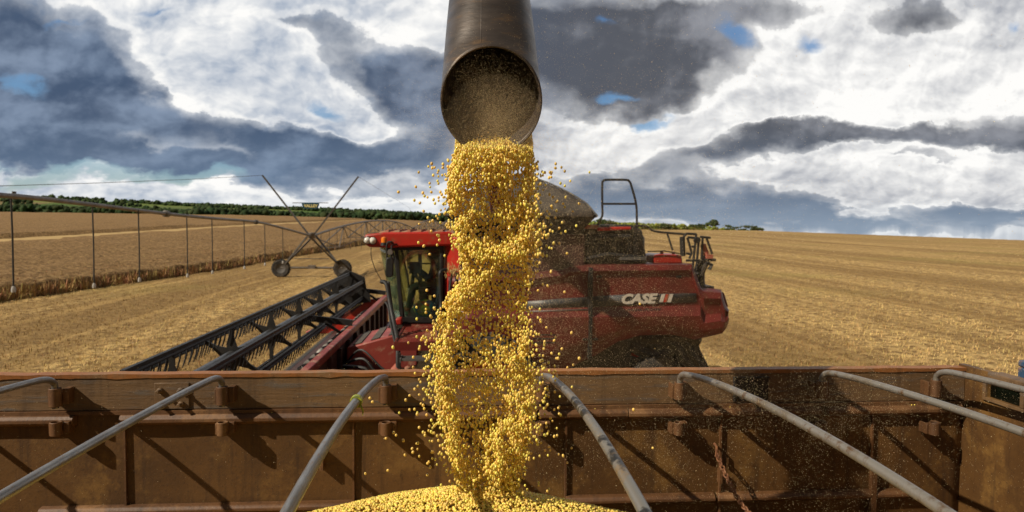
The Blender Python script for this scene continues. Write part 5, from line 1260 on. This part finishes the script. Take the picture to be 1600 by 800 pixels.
# falling stream
EL = [(222, 716), (240, 711), (270, 703), (300, 701), (340, 706), (380, 717), (420, 726), (445, 717), (480, 692), (520, 684), (560, 684), (600, 685), (640, 690), (680, 697), (720, 708), (750, 717), (830, 722)]
ER = [(222, 828), (240, 831), (300, 834), (340, 837), (380, 838), (420, 832), (450, 824), (500, 820), (550, 822), (590, 830), (630, 832), (680, 824), (720, 816), (750, 808), (830, 804)]
GAPS = [(768, 318, 32, 30, .50), (770, 362, 34, 20, .62), (800, 428, 26, 20, .85), (788, 462, 38, 26, .92), (768, 498, 38, 26, .92), (745, 528, 26, 26, .85), (795, 535, 22, 18, .7),
        (726, 575, 17, 34, .88), (728, 625, 17, 30, .95), (733, 675, 17, 30, .95), (740, 715, 15, 24, .9), (762, 590, 24, 22, .65), (776, 630, 20, 24, .75), (765, 665, 14, 20, .7),
        (812, 508, 12, 18, .5), (727, 775, 11, 22, .85), (786, 783, 16, 24, .85), (755, 760, 10, 14, .6), (815, 330, 10, 20, .25), (735, 290, 14, 18, .3), (745, 420, 10, 14, .4), (800, 720, 12, 16, .5), (706, 530, 7, 16, .5), (812, 600, 12, 12, .5)]
sC = []; sS = []
def zy(yv): return yv
while len(sC) < 15200:
    yv = 224+(830-224)*random.random()**1.10
    l, r_ = lerp_tab(yv, EL), lerp_tab(yv, ER); u = random.random()
    if random.random() < .25: u = random.betavariate(.6, .6)
    x = l+(r_-l)*u+random.gauss(0, 1.2+3.6*min(1, (yv-222)/150))
    if yv < 228+7*noise.noise(Vector((x*.06, 0, 1))): continue
    u_ = max(-1, min(1, (x-l)/(r_-l)*2-1)); half = .10*math.sqrt(max(.06, 1-u_*u_))
    dep = random.uniform(-half, half)
    wx2, wy2 = x+10*noise.noise(Vector((x*.03, yv*.03, 7))), yv+16*noise.noise(Vector((x*.03, yv*.03, 3)))
    g = 1.0
    for ex, ey, ew, eh, es in GAPS: g *= 1-es*math.exp(-((wx2-ex)/ew)**2-((wy2-ey)/eh)**2)
    g = 1-g
    if yv > 262: g = max(g, min(.6, max(0, noise.noise(Vector((x*.05, yv*.035, 2)))*1.3)))
    if dep < min(-half+2.2*half*g, half*.30): continue
    if g > .35 and random.random() < g*.30: continue
    lump = .030*noise.noise(Vector((x*.022, yv*.018, 11)))
    p = P(x, yv, YS+dep+lump); sC.append(p); s = random.uniform(.0031, .0044)*(1 if yv > 250 else .92); sS.append((s*random.uniform(.85, 1.0), s*.92, s*random.uniform(1.05, 1.75)))
# beans breaking over the lower lip, out of the dim inside of the spout
for i in range(2400):
    yv = 232-abs(random.gauss(0, 12)); x = random.uniform(712+max(0, 222-yv)*.1, 832-max(0, 222-yv)*.1)
    p = P(x, yv, YS+random.uniform(.0, .10)+(232-yv)*.004); sC.append(p); s = random.uniform(.0028, .004); sS.append((s, s, s*random.uniform(1, 1.5)))
# looser beans thrown off the stream
for i in range(720):
    yv = random.choice([random.uniform(250, 400), random.uniform(480, 780), random.uniform(520, 720)])
    sd_ = random.choice([-1, 1, 1]) if yv < 450 else random.choice([-1, 1])
    x = (lerp_tab(yv, EL) if sd_ < 0 else lerp_tab(yv, ER))+sd_*random.expovariate(1/13.0)
    p = P(x, yv, YS+random.gauss(0, .08)); sC.append(p); s = random.uniform(.0033, .0044); sS.append((s, s, s*1.3))
o = scatter_blobs('falling_soybeans', [tuple(p) for p in sC], sS, M['bean'], (IV2, IF2), 0, True, False)
tag(o, 'thick stream of yellow soybeans pouring from the spout', 'soybeans', kind='stuff')
# single strays
me0 = bpy.data.meshes.new('soybean'); me0.from_pydata([tuple(v*Vector((1, 1, 1)).x) for v in IV2*.0041], [], [tuple(int(i) for i in f) for f in IF2]); me0.shade_smooth(); me0.materials.append(M['bean'])
proto = bpy.data.objects.new('soybean', me0)
tag(proto, 'single yellow soybean flying loose beside the stream', 'soybean', 'stray soybeans flying loose beside the falling stream')
strays = [(662, 330), (676, 345), (655, 350), (688, 300), (692, 262), (700, 250), (880, 318), (862, 322), (895, 330), (868, 340), (850, 350), (842, 362), (874, 380), (886, 396), (640, 640), (578, 622), (582, 628), (634, 625), (615, 676), (630, 688), (651, 693), (644, 701), (603, 685), (619, 680), (606, 735), (571, 740), (668, 724), (672, 730), (655, 668), (640, 618), (648, 608), (866, 640), (863, 658), (880, 712), (893, 700), (845, 664), (854, 667), (858, 698), (868, 580), (872, 560), (862, 552), (851, 536), (866, 532), (893, 520), (878, 545), (896, 570), (905, 560), (850, 545), (834, 525), (846, 430), (848, 444), (832, 405), (826, 392), (905, 318), (838, 326), (1000, 475), (990, 640), (1020, 700)]
for k in range(70):
    a = random.gauss(0, 1); sd_ = random.choice([-1, 1]); yv = random.uniform(260, 770); strays.append((((690 if sd_ < 0 else 836)+sd_*abs(a)*34), yv))
for k, (x, yv) in enumerate(strays):
    o = proto if k == 0 else proto.copy(); COL.objects.link(o)
    o.location = P(x, yv, YS+random.uniform(-.18, .12)); s = random.uniform(.9, 1.15); o.scale = (s, s, s*random.uniform(1, 1.35))
    o.rotation_euler = (random.uniform(-.5, .5), random.uniform(-.5, .5), random.uniform(0, 3))
# chaff and dust in the air
dC = []; dS = []
TV = np.array([(1, 1, 1), (-1, -1, 1), (-1, 1, -1), (1, -1, -1)], float)*.6; TF = np.array([(0, 1, 2), (0, 3, 1), (0, 2, 3), (1, 3, 2)])
def dust(n, fx, fy, y0, y1, s0, s1):
    for i in range(n):
        p = P(fx(), fy(), random.uniform(y0, y1)); dC.append(tuple(p)); s = random.uniform(s0, s1); dS.append((s, s*.8, s*.5))
def clump(fx, fy):
    def f():
        while True:
            x, y = fx(), fy()
            if random.random() < .25+1.5*max(0, .3+noise.noise(Vector((x*.012, y*.012, 5)))): return x, y
    return f
def dust2(n, fx, fy, y0, y1, s0, s1):
    c = clump(fx, fy)
    for i in range(n):
        x, y = c(); p = P(x, y, random.uniform(y0, y1)); dC.append(tuple(p)); s = s0+(s1-s0)*random.random()**1.8; dS.append((s, s*.8, s*.5))
dust2(42000, lambda: 826+random.expovariate(1/190.0), lambda: random.gauss(420, 140), 1.5, 2.85, .0002, .0012)
dust2(3000, lambda: random.uniform(830, 1620), lambda: random.uniform(0, 800), 1.2, 2.8, .0003, .0015)
dust2(26000, lambda: 830+abs(random.gauss(0, 180)), lambda: random.gauss(420, 110), 1.8, 4.2, .0003, .0013)
dust2(60000, lambda: random.gauss(768, 46), lambda: 234-abs(random.gauss(0, 60)), YS-.12, YS+.14, .0002, .0010)
dust2(9000, lambda: random.gauss(730, 90), lambda: random.gauss(180, 80), 1.7, 2.4, .0002, .0007)
dust2(6000, lambda: random.uniform(840, 1200), lambda: random.uniform(0, 300), 1.7, 2.8, .0002, .0009)
dust2(900, lambda: random.uniform(0, 700), lambda: random.uniform(560, 800), 1.5, 2.8, .0003, .0012)
dust2(26000, lambda: 1230+random.gauss(0, 180), lambda: random.gauss(670, 80), 1.6, 2.85, .0002, .0013)
tag(scatter_blobs('chaff', dC, dS, M['chaff'], (TV, TF)), 'fine pale chaff and dust drifting right of the falling grain', 'chaff', kind='stuff')

# soft golden dust hanging in the air at the spout and downwind of the stream
dm = bpy.data.materials.new('airborne_dust'); dm.use_nodes = True; dm.node_tree.nodes.clear(); t = NT(dm.node_tree)
pvn = t.n('ShaderNodeVolumePrincipled', {'Color': (0.95, 0.76, 0.50, 1), 'Density': 0.75, 'Anisotropy': 0.3}); om = t.n('ShaderNodeOutputMaterial'); dm.node_tree.links.new(pvn.outputs[0], om.inputs['Volume'])
dm2 = dm.copy(); dm2.name = 'thin_airborne_dust'; [setattr(n_.inputs['Density'], 'default_value', 0.05) for n_ in dm2.node_tree.nodes if n_.type == 'PRINCIPLED_VOLUME']
for px, py, Y_, sx_, sy_, sz_, m_, lb in ((772, 195, YS, .17, .13, .17, dm, 'golden dust puff at the mouth of the spout'), (1010, 420, 2.45, .62, .30, .62, dm2, 'thin dust drifting in front of the combine body'),):
    o = scatter_blobs('dust_haze', [(0, 0, 0)], [(sx_, sy_, sz_)], m_, (IV2, IF2), 0, False, False); o.location = P(px, py, Y_)
    q_ = o.modifiers.new('sub', 'SUBSURF'); q_.levels = 2; q_.render_levels = 2
    tag(o, lb, 'dust', kind='stuff')
SC.cycles.volume_bounces = 1
